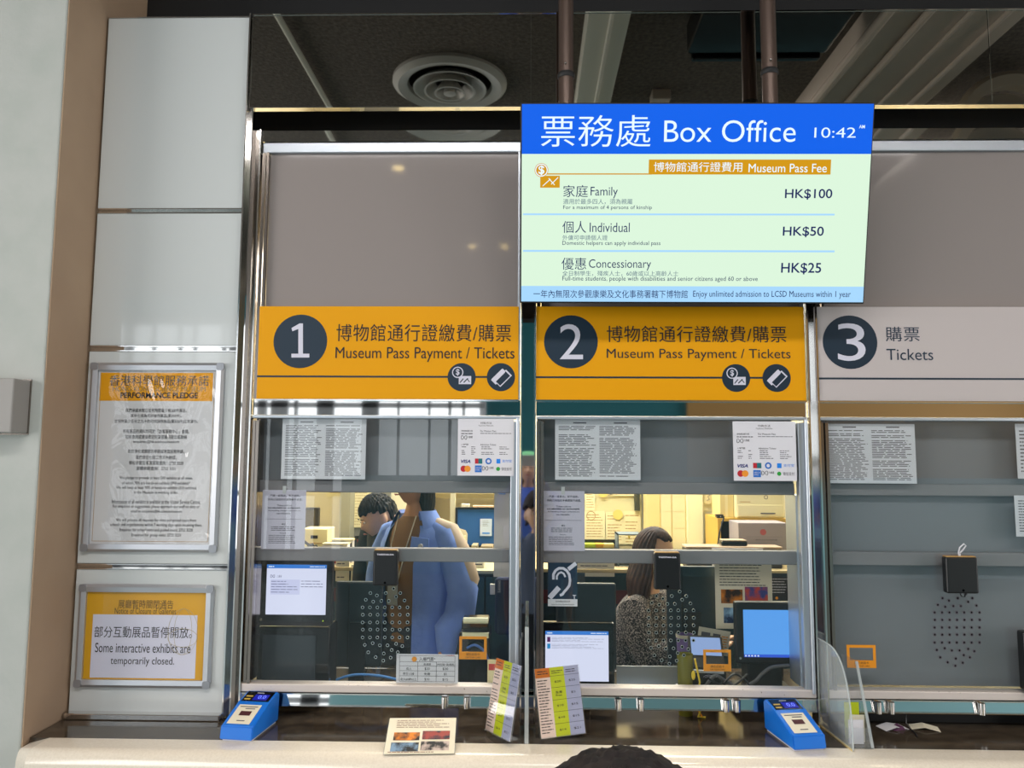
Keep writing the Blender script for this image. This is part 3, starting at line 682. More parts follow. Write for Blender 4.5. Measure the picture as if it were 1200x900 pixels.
def payment(box, lab):
    t = sheet('payment_sheet', lab, 'paper notice', box, -0.0052, 'payment method sheets')
    w, h = t.w, t.h; P_ = lambda x0, z0, x1, z1: (-w / 2 + x0 * w, z0 * h, -w / 2 + x1 * w, z1 * h)
    letters(t, [('付款方法', P_(.40, .905, .60, .945)), ('Payment Methods', P_(.37, .865, .63, .89)), ('博物館通行證', P_(.06, .77, .26, .80)), ('For Museum Pass', P_(.40, .77, .68, .80)),
                ('入場門票', P_(.06, .53, .19, .56)), ('Admission Tickets', P_(.40, .53, .68, .56))], M_ink, -0.0005)
    k = B(); rows(k, *P_(.06, .72, .32, .755), 1, -0.0004); rows(k, *P_(.40, .73, .95, .755), 1, -0.0004, ragged=0)
    for x0, x1 in ((.07, .16), (.24, .33), (.42, .66), (.74, .94)): rows(k, *P_(x0, .36, x1, .52), 5, -0.0004, .5, .5, skip=.1)
    t.add('printed_text', k, M_inkg)
    letter(t, 'VISA', P_(.06, .22, .23, .28), mat('card_blue', (26, 40, 120), .5), -0.0006, 0.03, name='card_logo', shear=0.25)
    lg = t.add('card_logo', B().rect(*P_(.31, .21, .44, .30), -0.0006), mat('card_red', (190, 30, 46), .5)); t.add('logo_half', B().rect(*P_(.37, .21, .44, .30), -0.0008), mat('card_teal', (20, 110, 120), .5), parent=lg)
    c = P_(.11, .12, .2, .2); r = .055 * h
    lg = t.add('card_logo', B().disc((c[0], c[1]), r, -0.0006, 24), mat('card_red', (190, 30, 46), .5)); t.add('logo_half', B().disc((c[2] - .004, c[1]), r, -0.0008, 24), mat('card_orange', (240, 150, 40), .5), parent=lg)
    lg = t.add('card_logo', B().rect(*P_(.31, .06, .43, .18), -0.0006), mat('card_azure', (34, 110, 200), .5)); letter(t, 'AMERICAN\nEXPRESS', P_(.32, .09, .42, .15), M_lilac, -0.0009, parent=lg)
    c = P_(.55, .255, .6, .3); t.add('card_logo', B().disc((c[0], c[1]), .055 * h, -0.0006, 24, .03 * h), mat('card_azure', (34, 110, 200), .5))
    lg = t.add('card_logo', B().rect(*P_(.69, .215, .76, .295), -0.0006), mat('pay_blue', (20, 130, 230), .5)); letter(t, '支付宝', P_(.79, .235, .96, .285), mat('pay_blue', (20, 130, 230), .5), -0.0006, parent=lg)
    for bx_, z_ in ((.06, .63), (.44, .09)):
        k = B(); o = P_(bx_, z_, bx_ + .1, z_ + .08); pts = [(o[0] + (o[2] - o[0]) * (.5 + .5 * math.sin(a)), -0.0006, o[1] + (o[3] - o[1]) * (.5 + .5 * math.sin(2 * a) * .9)) for a in [i * PI / 10 for i in range(21)]]
        for p0, p1 in zip(pts, pts[1:]): k.tube([p0, p1], 0.0007, 5)
        lg = t.add('card_logo', k, M_ink); letter(t, '八達通', P_(bx_ + .11, z_ + .03, bx_ + .2, z_ + .07), M_ink, -0.0006, parent=lg)
    c = P_(.72, .12, .8, .2); lg = t.add('card_logo', B().disc((c[0], c[1]), .035 * h, -0.0006, 20), mat('pay_green', (40, 160, 60), .5)); letter(t, '微信支付', P_(.78, .09, .96, .15), M_inkg, -0.0006, parent=lg)
    return t
payment((536, 491, 602.5, 557.5), 'payment methods sheet with card logos at the top right of window one')
payment((860, 494, 932, 563.5), 'payment methods sheet with card logos at the top right of window two')
def refund(box, lab):
    t = sheet('ticket_policy_sheet', lab, 'paper notice', box, 0.0225, 'no-refund sheets', mat('policy_paper', (196, 190, 206), 0.6))
    w, h = t.w, t.h; P_ = lambda x0, z0, x1, z1: (-w / 2 + x0 * w, z0 * h, -w / 2 + x1 * w, z1 * h)
    letters(t, [('門票一經售出，恕不退換，', P_(.18, .885, .86, .925)), ('所有已收取的手續費概不退還。', P_(.13, .82, .92, .86)), ('Tickets sold are', P_(.34, .725, .68, .755)),
                ('All handling charges collected are', P_(.14, .635, .88, .665)), ('non-refundable.', P_(.34, .59, .66, .62)), ('備註', P_(.46, .405, .55, .435)), ('Remarks', P_(.43, .26, .57, .28))], M_ink, -0.0005)
    letters(t, [('not refundable nor exchangeable', P_(.13, .68, .88, .712), dict(bold=.03))], M_ink, -0.0005)
    k = B(); k.rect(*P_(.08, .505, .93, .51), -0.0004); rows(k, *P_(.22, .305, .78, .39), 3, -0.0004, .55, .2); rows(k, *P_(.17, .09, .84, .245), 6, -0.0004, .5, .2)
    t.add('printed_text', k, M_inkg)
    t.add('tape', B().box(-.006, .006, -0.0009, -0.0003, h - .012, h + .014), mat('tape', (190, 190, 190), .3))
refund((305.5, 574.5, 359, 643.5), 'pale no-refund ticket notice at the left of window one')
refund((634.5, 575.5, 685, 645.5), 'pale no-refund ticket notice at the left of window two')
# hearing loop sign
t = sheet('hearing_loop_sign', 'navy sign with a white ear symbol on window two', 'sign', (642, 659.5, 676.5, 710.5), 0.0225, None, M_white)
w, h = t.w, t.h; zsp = h * .165
bk = t.add('navy_field', B().rect(-w / 2, zsp, w / 2, h, -0.0005), M_navy)
k = B(); s = w / 34.5
def U(x, y): return (-w / 2 + (x - 642) * s, 0, h - (y - 659.5) * s)
def stroke(pts, r):
    P2 = [U(*p) for p in pts]
    for i, (p, q) in enumerate(zip(P2, P2[1:])):
        dx, dz = q[0] - p[0], q[2] - p[2]; L_ = math.hypot(dx, dz) or 1; nx, nz = -dz / L_ * r, dx / L_ * r
        yy = -0.001 - .00004 * (i % 2); k.poly([(p[0] + nx, yy, p[2] + nz), (q[0] + nx, yy, q[2] + nz), (q[0] - nx, yy, q[2] - nz), (p[0] - nx, yy, p[2] - nz)])
        if 0 < i + 1 < len(P2) - 1: k.disc((q[0], q[2]), r, -0.00112 - .00002 * i, 14)
stroke([(648.5, 679), (648.5, 673), (651, 668.5), (655, 666), (660, 666), (664, 668.5), (667, 673), (668, 680), (667, 686), (664, 690), (661, 693), (659, 696), (656, 697)], .0042)
stroke([(652.5, 679), (652.5, 675), (654.5, 672), (657.5, 670.5), (660.5, 672), (662.5, 676)], .0030)
stroke([(666, 667), (675, 660)], .0065); stroke([(644, 700), (655, 688)], .0085)
t.add('ear_symbol', k, M_lilac, parent=bk)
q0, q1 = U(671, 702), U(675, 696.5); letter(t, 'T', (q0[0], q0[2], q1[0], q1[2]), M_lilac, -0.001, .02, parent=bk)
q0, q1 = U(651, 705), U(668, 703); q2, q3 = U(646, 708.6), U(673, 706.6)
letters(t, [('設有環線感應系統', (q0[0], q0[2], q1[0], q1[2])), ('Induction Loop System Available', (q2[0], q2[2], q3[0], q3[2]))], M_ink, -0.0008)
# price card standing on the window rail
t = sheet('price_card', 'white admission price card with a ruled table, inside the foot of window one', 'price card', (464, 767, 537, 802), 0.0245, None, None)
w, h = t.w, t.h; P_ = lambda x0, z0, x1, z1: (-w / 2 + x0 * w, z0 * h, -w / 2 + x1 * w, z1 * h)
k = B()
for z in (.09, .27, .44, .60, .74, .94): k.rect(*P_(.05, z, .95, z + .012), -0.0005)
for x, z1 in ((.05, .94), (.345, .74), (.645, .74), (.945, .94)): k.rect(*P_(x, .09, x + .006, z1), -0.0005)
t.add('table_rule', k, M_inkg)
c = P_(.29, .83, .3, .84); t.add('coin_mark', B().disc((c[0], c[1]), .0085, -0.0006, 24), M_orange)
letters(t, [('入場門票*', P_(.37, .77, .63, .90)), ('普通票', P_(.44, .63, .56, .70)), ('特別展+普通票', P_(.66, .63, .93, .70)), ('成人', P_(.16, .47, .25, .56)), ('$20', P_(.46, .47, .54, .56)), ('$30', P_(.75, .47, .84, .56)),
            ('學生12歲', P_(.11, .30, .29, .39)), ('免費', P_(.45, .30, .55, .39)), ('$5', P_(.77, .30, .82, .39)), ('老人60歲以上', P_(.07, .12, .33, .21)), ('$10', P_(.46, .12, .54, .21)), ('$15', P_(.75, .12, .84, .21))], M_ink, -0.0006)
letters(t, [('只收現金', P_(.80, .945, .94, .985))], M_red, -0.0006)
# orange tap-card frames
def tap(box, Y, lab):
    x0, y0, x1, y1 = box; a = W(x0, y1, Y); c = W(x1, y0, Y)
    t = T('tap_card_sign', lab, 'sign', ((a.x + c.x) / 2, Y, a.z), group='orange tap-card frames'); w, h = c.x - a.x, c.z - a.z
    b = B(); zs = h * .33
    b.box(-w / 2, w / 2, 0, .001, 0, zs).box(-w / 2, w / 2, 0, .001, h - .009, h).box(-w / 2, -w / 2 + .009, 0, .001, zs, h - .009).box(w / 2 - .009, w / 2, 0, .001, zs, h - .009)
    t.add('orange_frame', b, M_orange)
    letters(t, [('請在此拍卡', (-w * .25, zs * .5, w * .25, zs * .85)), ('TAP YOUR CARD', (-w * .27, zs * .15, w * .27, zs * .36))], M_ink, -0.0005)
tap((538, 746, 570.5, 772.5), 0.0235, 'orange tap-card frame on window one beside the price card')
tap((824.5, 761.5, 856.5, 786.5), 0.0235, 'orange tap-card frame on window two over the card terminal')
tap((993, 756, 1026, 782.5), 0.0100, 'orange tap-card frame alone on the shuttered window three')
for (bx, lab) in (((1193, 497, 1262, 561), 'white sheet at the upper right edge of window three, cut by the photo edge'), ((1191, 581, 1262, 629), 'smaller white sheet under it at the right edge of window three')):
    t = sheet('paper_sheet', lab, 'paper notice', bx, 0.0225); k = B(); rows(k, -t.w / 2 + .012, t.h * .1, t.w / 2 - .012, t.h * .9, 12, -.0004, .5); t.add('printed_text', k, M_inkg)

# intercom units hung on the glass
for n, (bx, lab) in enumerate((((436.5, 645, 466.5, 686.5), 'black window intercom on window one, in front of the man in blue'), ((767, 648, 797.5, 691), 'black window intercom on window two, by the seated woman'), ((1110, 653, 1145.5, 695.5), 'black window intercom with a white cord loop on window three'))):
    a = W(bx[0], bx[3], -0.02); c = W(bx[2], bx[1], -0.02)
    t = T('window_intercom', lab, 'intercom', ((a.x + c.x) / 2, 0.012, a.z), group='window intercoms'); w, h = c.x - a.x, c.z - a.z
    t.add('body', B().box(-w / 2, w / 2, -0.034, -0.004, 0, h, 0.006, 3), M_blackp)
    t.add('mount_plate', B().box(-w / 2 + .01, w / 2 - .004, -0.004, -0.0005, 0.01, h - .004), M_bronze)
    t.add('top_cap', B().box(-w / 2 + .004, w / 2 - .004, -0.030, -0.006, h - .002, h + .0025, .001), M_tan)
    if n < 2: letter(t, 'TAKSTAR-DA 881'[:11], (-w * .34, h * .86, w * .34, h * .905), M_lilac, -0.0346, .03)
    t.add('microphone_hole', B().cyl((0, -0.0346, h * .09), (0, -0.033, h * .09), 0.004, seg=14), M_hole)
    if n == 2:
        pts = [(0.0, -0.02, h), (-0.004, -0.022, h + .012), (0.0, -0.024, h + .03), (0.014, -0.024, h + .042), (0.022, -0.022, h + .036), (0.014, -0.02, h + .024), (0.002, -0.02, h + .012), (0.002, -0.02, h)]
        t.add('cord_loop', B().tube(pts, 0.0022, 8), M_white, smooth=True)
        t.add('cable', B().tube([(0.0, -0.012, .002), (0.004, -0.012, -.012), (0.016, -0.01, -.014), (0.02, -0.012, .002)], 0.0022, 8), M_blackp, smooth=True)

# ------------------------------------------------------------------ things on the counter
M_rblue = mat('reader_blue', (14, 112, 214), 0.32); M_rblue2 = mat('reader_dark_blue', (10, 84, 168), 0.35)
def reader(loc, yaw, lab):
    t = T('card_reader', lab, 'card reader', loc, (0, 0, math.radians(yaw)), group='blue card readers'); hw = 0.052
    pr = [(0.0, 0.006), (0.008, 0.044), (0.118, 0.082), (0.182, 0.098), (0.196, 0.09), (0.19, 0.006)]
    b = B(); b.prism([(-hw, y, z) for y, z in pr], (2 * hw, 0, 0))
    bmesh.ops.bevel(b.b, geom=list(b.b.edges), offset=0.003, segments=2, affect='EDGES')
    t.add('body', b, M_rblue)
    t.add('base_plate', B().box(-hw + .006, hw - .006, 0.01, 0.185, 0, 0.006), M_white)
    def top(u0, u1, s0, s1, off):            # patch on the sloping top: s runs along the slope
        def P_(s):
            if s <= 0.118: y = s; z = 0.044 + (s - .008) / .110 * .038; n = Vector((0, -.327, .945))
            else: y = s; z = .082 + (s - .118) / .064 * .016; n = Vector((0, -.243, .97))
            return Vector((0, y, z)) + n * off
        a, c = P_(s0), P_(s1); return [(u0, a.y, a.z), (u1, a.y, a.z), (u1, c.y, c.z), (u0, c.y, c.z)]
    st = t.add('sticker', B().poly(top(-.040, .034, .018, .105, .0008)), M_cream)
    t.add('print_block', B().poly(top(-.020, .016, .055, .075, .0014)), mat('maroon_ink', (70, 22, 26), .6), parent=st)
    k = B()
    for s0, u0, u1 in ((.093, -.033, .026), (.084, -.012, .02), (.03, -.014, .012)): k.poly(top(u0, u1, s0, s0 + .004, .0014))
    t.add('printed_text', k, M_inkg, parent=st)
    dp = t.add('display', B().poly(top(-.046, .046, .122, .178, .0008)), M_glossb)
    t.add('blue_screen', B().poly(top(-.012, .036, .128, .160, .0014)), em('led_back', (20, 26, 170), .9), parent=dp)
    bm = text_bm('0.0', (0.002, 0.136, 0.028, 0.154), 0.0)
    for v in bm.verts:
        s = v.co.z; q = top(v.co.x, v.co.x, s, s, .0019)[0]; v.co = Vector(q)
    b2 = B(); b2.b.free(); b2.b = bm; t.add('digits', b2, em('led_digits', (120, 140, 255), 1.6), parent=dp)
    k = B(); k.poly(top(-.040, -.018, .146, .153, .0014)).poly(top(-.040, -.020, .130, .137, .0014)); t.add('legend', k, em('led_legend', (220, 180, 80), .7), parent=dp)
    t.add('slot_light', B().poly(top(-.012, .012, .167, .170, .0014)), M_lilac, parent=dp)
reader((-0.888, -0.208, Z_LEDGE), -6, 'blue card reader with lit blue display at the left end of the counter')
reader((0.842, -0.222, Z_LEDGE), 9, 'blue card reader with lit blue display beside the curved clear fin')

def price_stand(loc, rot, w, h, lab, nums):
    t = T('price_stand', lab, 'price stand', loc, rot, group='acrylic price stands')
    cols = ((-w / 2, -w * .165, mat('peach_paper', (232, 208, 196), .6)), (-w * .165, w * .165, mat('lime_paper', (188, 200, 20), .6)), (w * .165, w / 2, mat('mauve_paper', (160, 166, 196), .6)))
    s = t.add('sheet', B().box(-w / 2, w / 2, 0.0, 0.0008, 0, h), M_white)
    for k, (x0, x1, m) in enumerate(cols): t.add('column', B().rect(x0, 0, x1, h, -0.0004), m, parent=s)
    t.add('heading', B().rect(-w / 2, h * .86, -w * .165, h, -0.0008), mat('rust_paper', (206, 110, 24), .6), parent=s)
    k = B()
    for z in (.87, .70, .52, .35, .18): k.rect(-w * .165, h * z, w / 2, h * z + .0008, -0.0008)
    rows(k, -w * .47, h * .05, -w * .19, h * .84, 19, -0.0008, .45, .4, .012, .12)
    rows(k, -w * .45, h * .90, -w * .2, h * .97, 2, -0.0012, .5, .2); rows(k, -w * .13, h * .90, w * .13, h * .96, 2, -0.0008, .5, .2); rows(k, w * .2, h * .90, w * .46, h * .96, 2, -0.0008, .5, .2)
    t.add('table_print', k, M_ink, parent=s)
    zz = (.785, .61, .435, .265, .09); it = []
    for c, (cx_, vals) in enumerate(((0, nums[0]), (w * .33, nums[1]))):
        for z, v in zip(zz, vals):
            hh = h * (.075 if '\n' in v else .032); ww = w * (.05 if len(v) == 2 else .075 if '\n' not in v else .075)
            it.append((v, (cx_ - ww, h * z - hh / 2, cx_ + ww, h * z + hh / 2)))
    letters(t, it, M_ink, -0.001, parent=s)
    t.add('clear_front', B().box(-w / 2 - .003, w / 2 + .003, -0.004, -0.002, -.002, h), M_film2)
    t.add('clear_back', B().box(-w / 2 - .003, w / 2 + .003, 0.0015, 0.004, -.002, h), M_acryl)
    th = rot[0]; f = B(); R_ = Euler(rot).to_matrix().inverted()
    def fl(x, y): return R_ @ Vector((0, 0, 0)) + Matrix.Rotation(-th, 3, 'X') @ Vector((x, y, 0))
    f.prism([fl(-w / 2, -.005), fl(w / 2, -.005), fl(w / 2, .03), fl(-w / 2, .03)], Matrix.Rotation(-th, 3, 'X') @ Vector((0, 0, .003)))
    t.add('foot', f, M_acryl)
rA = math.radians
price_stand((-0.093, -0.165, Z_LEDGE + .016), (rA(-12.6), rA(-3.7), rA(-58.4)), .153, .216, 'acrylic price stand turned sideways, left of the clear divider', (('$20', '免費\nFree', '$10', '$10', '$14'), ('$25', '$5', '$15', '$15', '$21')))
price_stand((0.1115, -0.155, Z_LEDGE + .013), (rA(-14.3), rA(-3.0), rA(13.5)), .1415, .2005, 'acrylic price stand facing forward, in front of the left till screen of window two', (('$20', '免費\nFree', '$10', '$10', '$14'), ('$25', '$5', '$15', '$15', '$21')))

t = T('leaflet_stand', 'small slanted photo leaflet on the front rim of the counter', 'leaflet', (-0.3165, -0.286, Z_LEDGE + .003), (rA(-65.9), 0, rA(3)))
w, h = .205, .143
s = t.add('sheet', B().box(-w / 2, w / 2, 0.0, 0.0008, 0, h), M_cream)
k = B(); rows(k, -w * .38, h * .70, w * .42, h * .95, 5, -0.0006, .42, .3, .016); rows(k, -w * .45, h * .02, w * .3, h * .06, 1, -0.0006, .6, .4); t.add('printed_text', k, mat('rust_ink', (130, 84, 70), .6), parent=s)
def photo(t, s, box, cols, sc, name='photograph'):
    m = mat('photo_%d' % (len(MATS)), cols[0], 0.4, noise=(cols[1], sc, 3, 0.42, 0.6))
    return t.add(name, B().rect(*box, -0.0006), m, parent=s)
photo(t, s, (-w * .40, h * .36, -w * .02, h * .58), ((38, 14, 8), (230, 130, 20)), 26); photo(t, s, (.004, h * .38, w * .42, h * .62), ((30, 30, 46), (160, 60, 50)), 34)
photo(t, s, (-w * .42, h * .06, -w * .02, h * .30), ((16, 18, 24), (120, 150, 180)), 34); photo(t, s, (.002, h * .08, w * .42, h * .33), ((24, 20, 22), (200, 180, 170)), 40)
t.add('clear_back', B().box(-w / 2 - .003, w / 2 + .003, 0.0015, 0.004, 0, h), M_acryl)
R_ = Euler((rA(65.9), 0, 0)).to_matrix()
b = B(); p0 = Vector((0, .004, h)); dn = R_ @ Vector((0, 0, -.055))
b.prism([p0 + Vector((-w / 2, 0, 0)), p0 + Vector((w / 2, 0, 0)), p0 + Vector((w / 2, 0, 0)) + dn, p0 + Vector((-w / 2, 0, 0)) + dn], R_ @ Vector((0, .003, 0)))
t.add('prop', b, M_acryl)

# clear dividers standing on the ledge
gx = G(617, 868, Z_LEDGE)
t = T('counter_divider', 'clear upright divider seen edge-on between windows one and two', 'divider', (gx.x, -0.09, Z_LEDGE))
hz = W(617, 735, -0.19).z - Z_LEDGE
t.add('sheet', B().box(-.004, .004, -.095, .075, 0.004, hz, .001), M_acryl)
t.add('front_edge', B().box(-.006, .006, -.100, -.095, 0.0, hz, .001), M_acredge)
t.add('foot', B().box(-.010, .010, -.098, .075, 0.0, .004), M_acryl)
p0, p1 = G(962, 851, Z_LEDGE), G(1000, 881, Z_LEDGE)
dv = (p1 - p0); Lf = dv.length; ang = math.atan2(dv.y, dv.x)
hz = W(958, 748, p0.y).z - Z_LEDGE
t = T('counter_divider', 'clear divider fin with curved front edge beside the right card reader', 'divider', tuple(p0), (0, 0, ang))
o = [(0, 0), (Lf, 0)]
for a in range(0, 91, 6): o.append((Lf * (0.18 + .82 * max(0, math.cos(rA(a))) ** .62), hz * (.10 + .90 * math.sin(rA(a)))))
o.append((0, hz))
t.add('sheet', B().prism([(x, -.002, z) for x, z in o], (0, .004, 0)), M_acrfog)
e = B(); pts = [(x, 0, z) for x, z in o[1:]]
for q0, q1 in zip(pts, pts[1:]): e.tube([q0, q1], 0.0024, 6)
t.add('polished_edge', e, M_acredge); t.add('foot_edge', B().box(0, Lf, -.003, .003, 0, .004), mat('glued_edge', (214, 190, 130), .4))
# leaflet holder on the right
p0 = G(1017, 878, Z_LEDGE); tp = W(1003, 775, -.10)
p0 = p0 + Vector((.012, 0, 0))
t = T('leaflet_holder', 'clear leaning leaflet holder with small cards, right of the curved fin', 'leaflet holder', (p0.x, p0.y, Z_LEDGE))
q = tp - Vector(t.o.location)
t.add('side_sheet', B().prism([(0, 0, 0), (.006, 0, 0), (q.x + .006, q.y, q.z), (q.x, q.y, q.z)], (-.0, .004, 0)).prism([(-.002, .0, 0), (.004, .0, 0), (q.x + .004, q.y, q.z), (q.x - .002, q.y, q.z)], (-.004, .10, 0)), M_acryl)
e = B(); e.tube([(0.002, -.002, 0.004), (q.x + .002, q.y, q.z)], 0.0045, 8); t.add('polished_edge', e, M_acredge)
b = B(); b.box(-.06, .0, 0.0, .10, 0.0, .003).box(-.06, -.057, 0.02, .10, .003, .05).box(-.06, 0, 0.0, .003, .003, .06); t.add('tray', b, M_acryl)
for k, (x, y, z1, m) in enumerate(((-.055, .03, .075, M_white), (-.045, .045, .085, M_cream), (-.05, .07, .115, mat('lime_paper', (188, 200, 20), .6)))):
    t.add('card', B().box(x, x + .045, y, y + .002, .004, z1), m)

for k, (px_, m, lab) in enumerate(((1046, M_white, 'left white paper slip lying in the slot under window three'), (1078, M_cream, 'right cream paper slip lying in the slot under window three'))):
    p = G(px_, 852, Z_LEDGE); t = T('paper_slip', lab, 'paper slip', (p.x, -.03, Z_LEDGE), (0, 0, rA(14 - 30 * k)), 'slips under window three')
    t.add('slip', B().prism([(-.04, 0, 0.001), (.0, 0, .010), (.045, 0, 0.001), (.045, 0, 0.0), (.0, 0, .009), (-.04, 0, 0.0)], (0, .05, 0)), m)
    if k == 0: t.add('purple_fold', B().prism([(-.01, -.002, 0.0), (.03, -.002, 0.0), (.02, -.002, .012)], (0, .03, 0)), mat('slip_purple', (92, 50, 84), .6))
single('hanging_thread', B().tube([(G(1057, 850, Z_LEDGE).x, -.012, Z_MS0 - .004), (G(1057, 850, Z_LEDGE).x - .004, -.02, Z_LEDGE + .02), (G(1057, 850, Z_LEDGE).x + .004, -.04, Z_LEDGE + .004), (G(1057, 850, Z_LEDGE).x - .004, -.09, Z_LEDGE + .004)], .0025, 6), M_blackp, 'short black cord end hanging from the slot of window three', 'cord', smooth=True)

# ------------------------------------------------------------------ the office behind the glass
M_owall = mat('office_wall', (230, 219, 184), 0.8)
OY = 2.6
struct('wall_back', B().box(RETX, 2.5, OY, OY + .08, 0, 2.7), M_owall)
struct('wall_office_left', B().box(-1.62, RETX, 0.3, OY, 0, 2.7), M_owall)
struct('wall_right', B().box(2.42, 2.5, -0.02, OY, 0, 4.0), M_owall)
struct('ceiling_office', B().box(RETX, 2.42, 0.34, OY, 2.70, 2.76), mat('office_ceiling', (214, 206, 186), .8))
# low partition with the back desk behind it
PY = 1.52; DZ = 1.02
t = T('partition_desk', 'long dark teal partition and back desk running behind the staff', 'desk', (0.45, PY, 0))
M_part = mat('partition_fabric', (40, 66, 74), .8, noise=((34, 56, 64), 60, 3, .3, .7))
t.add('fabric_panel', B().box(-1.9, 1.9, 0, .04, 0.05, DZ - .02), M_part)
t.add('maroon_band', B().box(-1.9, 1.9, -.004, 0, DZ - .18, DZ - .11), mat('maroon_trim', (84, 26, 34), .6))
t.add('desk_top', B().box(-1.9, 1.9, -.01, .75, DZ - .02, DZ, .004), mat('desk_beige', (196, 176, 130), .5))
for x in (-1.1, -.2, .75): t.add('panel_post', B().box(x, x + .05, -.012, .05, 0, DZ - .02), mat('post_grey', (70, 82, 90), .5))
t.add('plinth', B().box(-1.9, 1.9, 0.0, .7, 0, .05), M_black)
def at(px, py, Y): return W(px, py, Y)
def pbox(px0, py0, px1, py1, Y):
    a, c = W(px0, py1, Y), W(px1, py0, Y); return a.x, a.z, c.x, c.z
# fixed things on the back wall
x0, z0, x1, z1 = pbox(397, 560, 411, 640, OY - .2)
struct('trim_11', B().box(x0, x1, OY - .2, OY, 0, 2.7), mat('column_grey', (150, 146, 124), .7))
x0, z0, x1, z1 = pbox(404, 560, 418, 650, OY - .15)
struct('wall_back_grey', B().box(x0, W(455, 600, OY - .1).x, OY - .06, OY, 0, 2.7), mat('board_grey', (120, 118, 108), .8))
def flat(name, lab, cat, box, Y, m, grp=None, th=.004, extra=None, kind=None):
    x0, z0, x1, z1 = pbox(*box, Y)
    t = T(name, lab, cat, ((x0 + x1) / 2, Y, z0), group=grp); t.w, t.h = x1 - x0, z1 - z0
    t.s = t.add('sheet', B().box(-t.w / 2, t.w / 2, 0, th, 0, t.h), m); return t
M_warm = mat('warm_paper', (236, 224, 176), .7)
def printed(t, n=10, m=None, box=(.1, .08, .9, .92), skip=.1, rag=.3):
    k = B(); rows(k, -t.w / 2 + t.w * box[0], t.h * box[1], -t.w / 2 + t.w * box[2], t.h * box[3], n, -.0006, .35, rag, .02, skip); return t.add('printed_text', k, m or mat('faint_print', (188, 166, 118), .7), parent=t.s)
t = flat('wall_label', 'small cream label high on the office wall, seen through window one', 'label', (382, 571, 404, 582), OY - .006, M_warm); t.add('printed_line', B().rect(-t.w * .3, t.h * .4, t.w * .32, t.h * .62, -.0006), M_tan, parent=t.s)
t = flat('pinned_paper', 'upper pinned paper behind the bowed head in window one', 'paper', (409, 568, 442, 590.5), OY - .067, M_warm, 'papers pinned in window one'); printed(t, 6)
t = flat('pinned_paper', 'lower pinned paper beside the bowed head in window one', 'paper', (407, 591, 430, 618), OY - .067, M_warm, 'papers pinned in window one'); printed(t, 7)
# things on the back desk, window one
def on_desk(name, lab, cat, box, Y, grp=None, z=DZ):
    x0, z0, x1, z1 = pbox(*box, Y); t = T(name, lab, cat, ((x0 + x1) / 2, Y, z), group=grp); t.w, t.h = x1 - x0, z1 - z; return t
t = on_desk('computer_monitor', 'dark computer monitor in the far left of window one', 'monitor', (346, 595, 373.5, 650), 1.95)
t.add('shell', B().box(-t.w / 2, t.w / 2, 0, .04, .10, t.h, .006), mat('monitor_grey', (46, 44, 40), .4)); t.add('display', B().rect(-t.w / 2 + .012, .115, t.w / 2 - .02, t.h - .014, -.0008), mat('screen_off', (92, 84, 66), .25))
t.add('stand', B().box(-.02, .02, .01, .03, .012, .12).box(-.08, .08, -.04, .07, 0, .012), M_blackp)
t = on_desk('storage_box', 'cream cardboard box on the back desk beside the no-refund notice', 'box', (352, 620, 384, 655), 1.72)
b = B(); b.box(-t.w / 2, t.w / 2, 0, .16, 0, t.h, .003); t.add('carton', b, M_warm); t.add('lid_seam', B().box(-t.w / 2 - .001, t.w / 2 + .001, -.001, .161, t.h * .55, t.h * .57), M_tan)
t.add('hand_hole', B().rect(-.02, t.h * .7, .02, t.h * .8, -.0008), M_ink)
t = on_desk('cable_bundle', 'tangle of dark cables in front of the cream box', 'cables', (357, 628, 370, 655), 1.66)
b = B()
for k in range(6): b.tube(curve([(random.uniform(-.04, .04), random.uniform(-.01, .01), 0.004), (random.uniform(-.03, .05), 0, .06), (random.uniform(-.04, .03), .01, random.uniform(.09, .12)), (random.uniform(-.03, .05), .02, .05), (random.uniform(0, .06), .02, 0.004)]), .004, 7)
t.add('cable', b, M_blackp, smooth=True)
for k, (bx, lab, c) in enumerate((((377, 638, 407, 655), 'low white card box with a red front, on the back desk', (150, 40, 36)), ((388, 633, 414, 655), 'white card box with a dark front behind the red-fronted one', (60, 44, 50)))):
    t = on_desk('card_box', lab, 'box', bx, 1.58 + .09 * k, 'card boxes on the back desk')
    t.add('box_body', B().box(-t.w / 2, t.w / 2, 0, .07, 0, t.h, .003), M_white); t.add('front_label', B().rect(-t.w / 2 + .028, .008, t.w / 2 - .008, t.h - .014, -.0008), mat('card_front_%d' % k, c, .5)); t.add('lid', B().box(-t.w / 2 - .002, t.w / 2 + .002, -.002, .072, t.h, t.h + .004), M_warm)
t = on_desk('desk_sign', 'tiny red letter sign standing before the dark backdrop', 'sign', (415, 628, 424, 655), 1.7)
t.add('plate', B().box(-t.w / 2, t.w / 2, 0, .004, 0, t.h), M_glossb); letter(t, 'L', (-.004, t.h * .62, .006, t.h * .86), M_red, -.001, .03)
for k, (bx, lab) in enumerate((((393, 656, 409.5, 681), 'narrow printed sheet pinned on the partition under the card boxes'), ((411, 662, 437, 681), 'wide printed sheet pinned on the partition beside the narrow one'))):
    t = flat('partition_sheet', lab, 'paper', bx, PY - .006, M_cream, 'sheets pinned on the partition', .003); printed(t, 4, M_inkg)
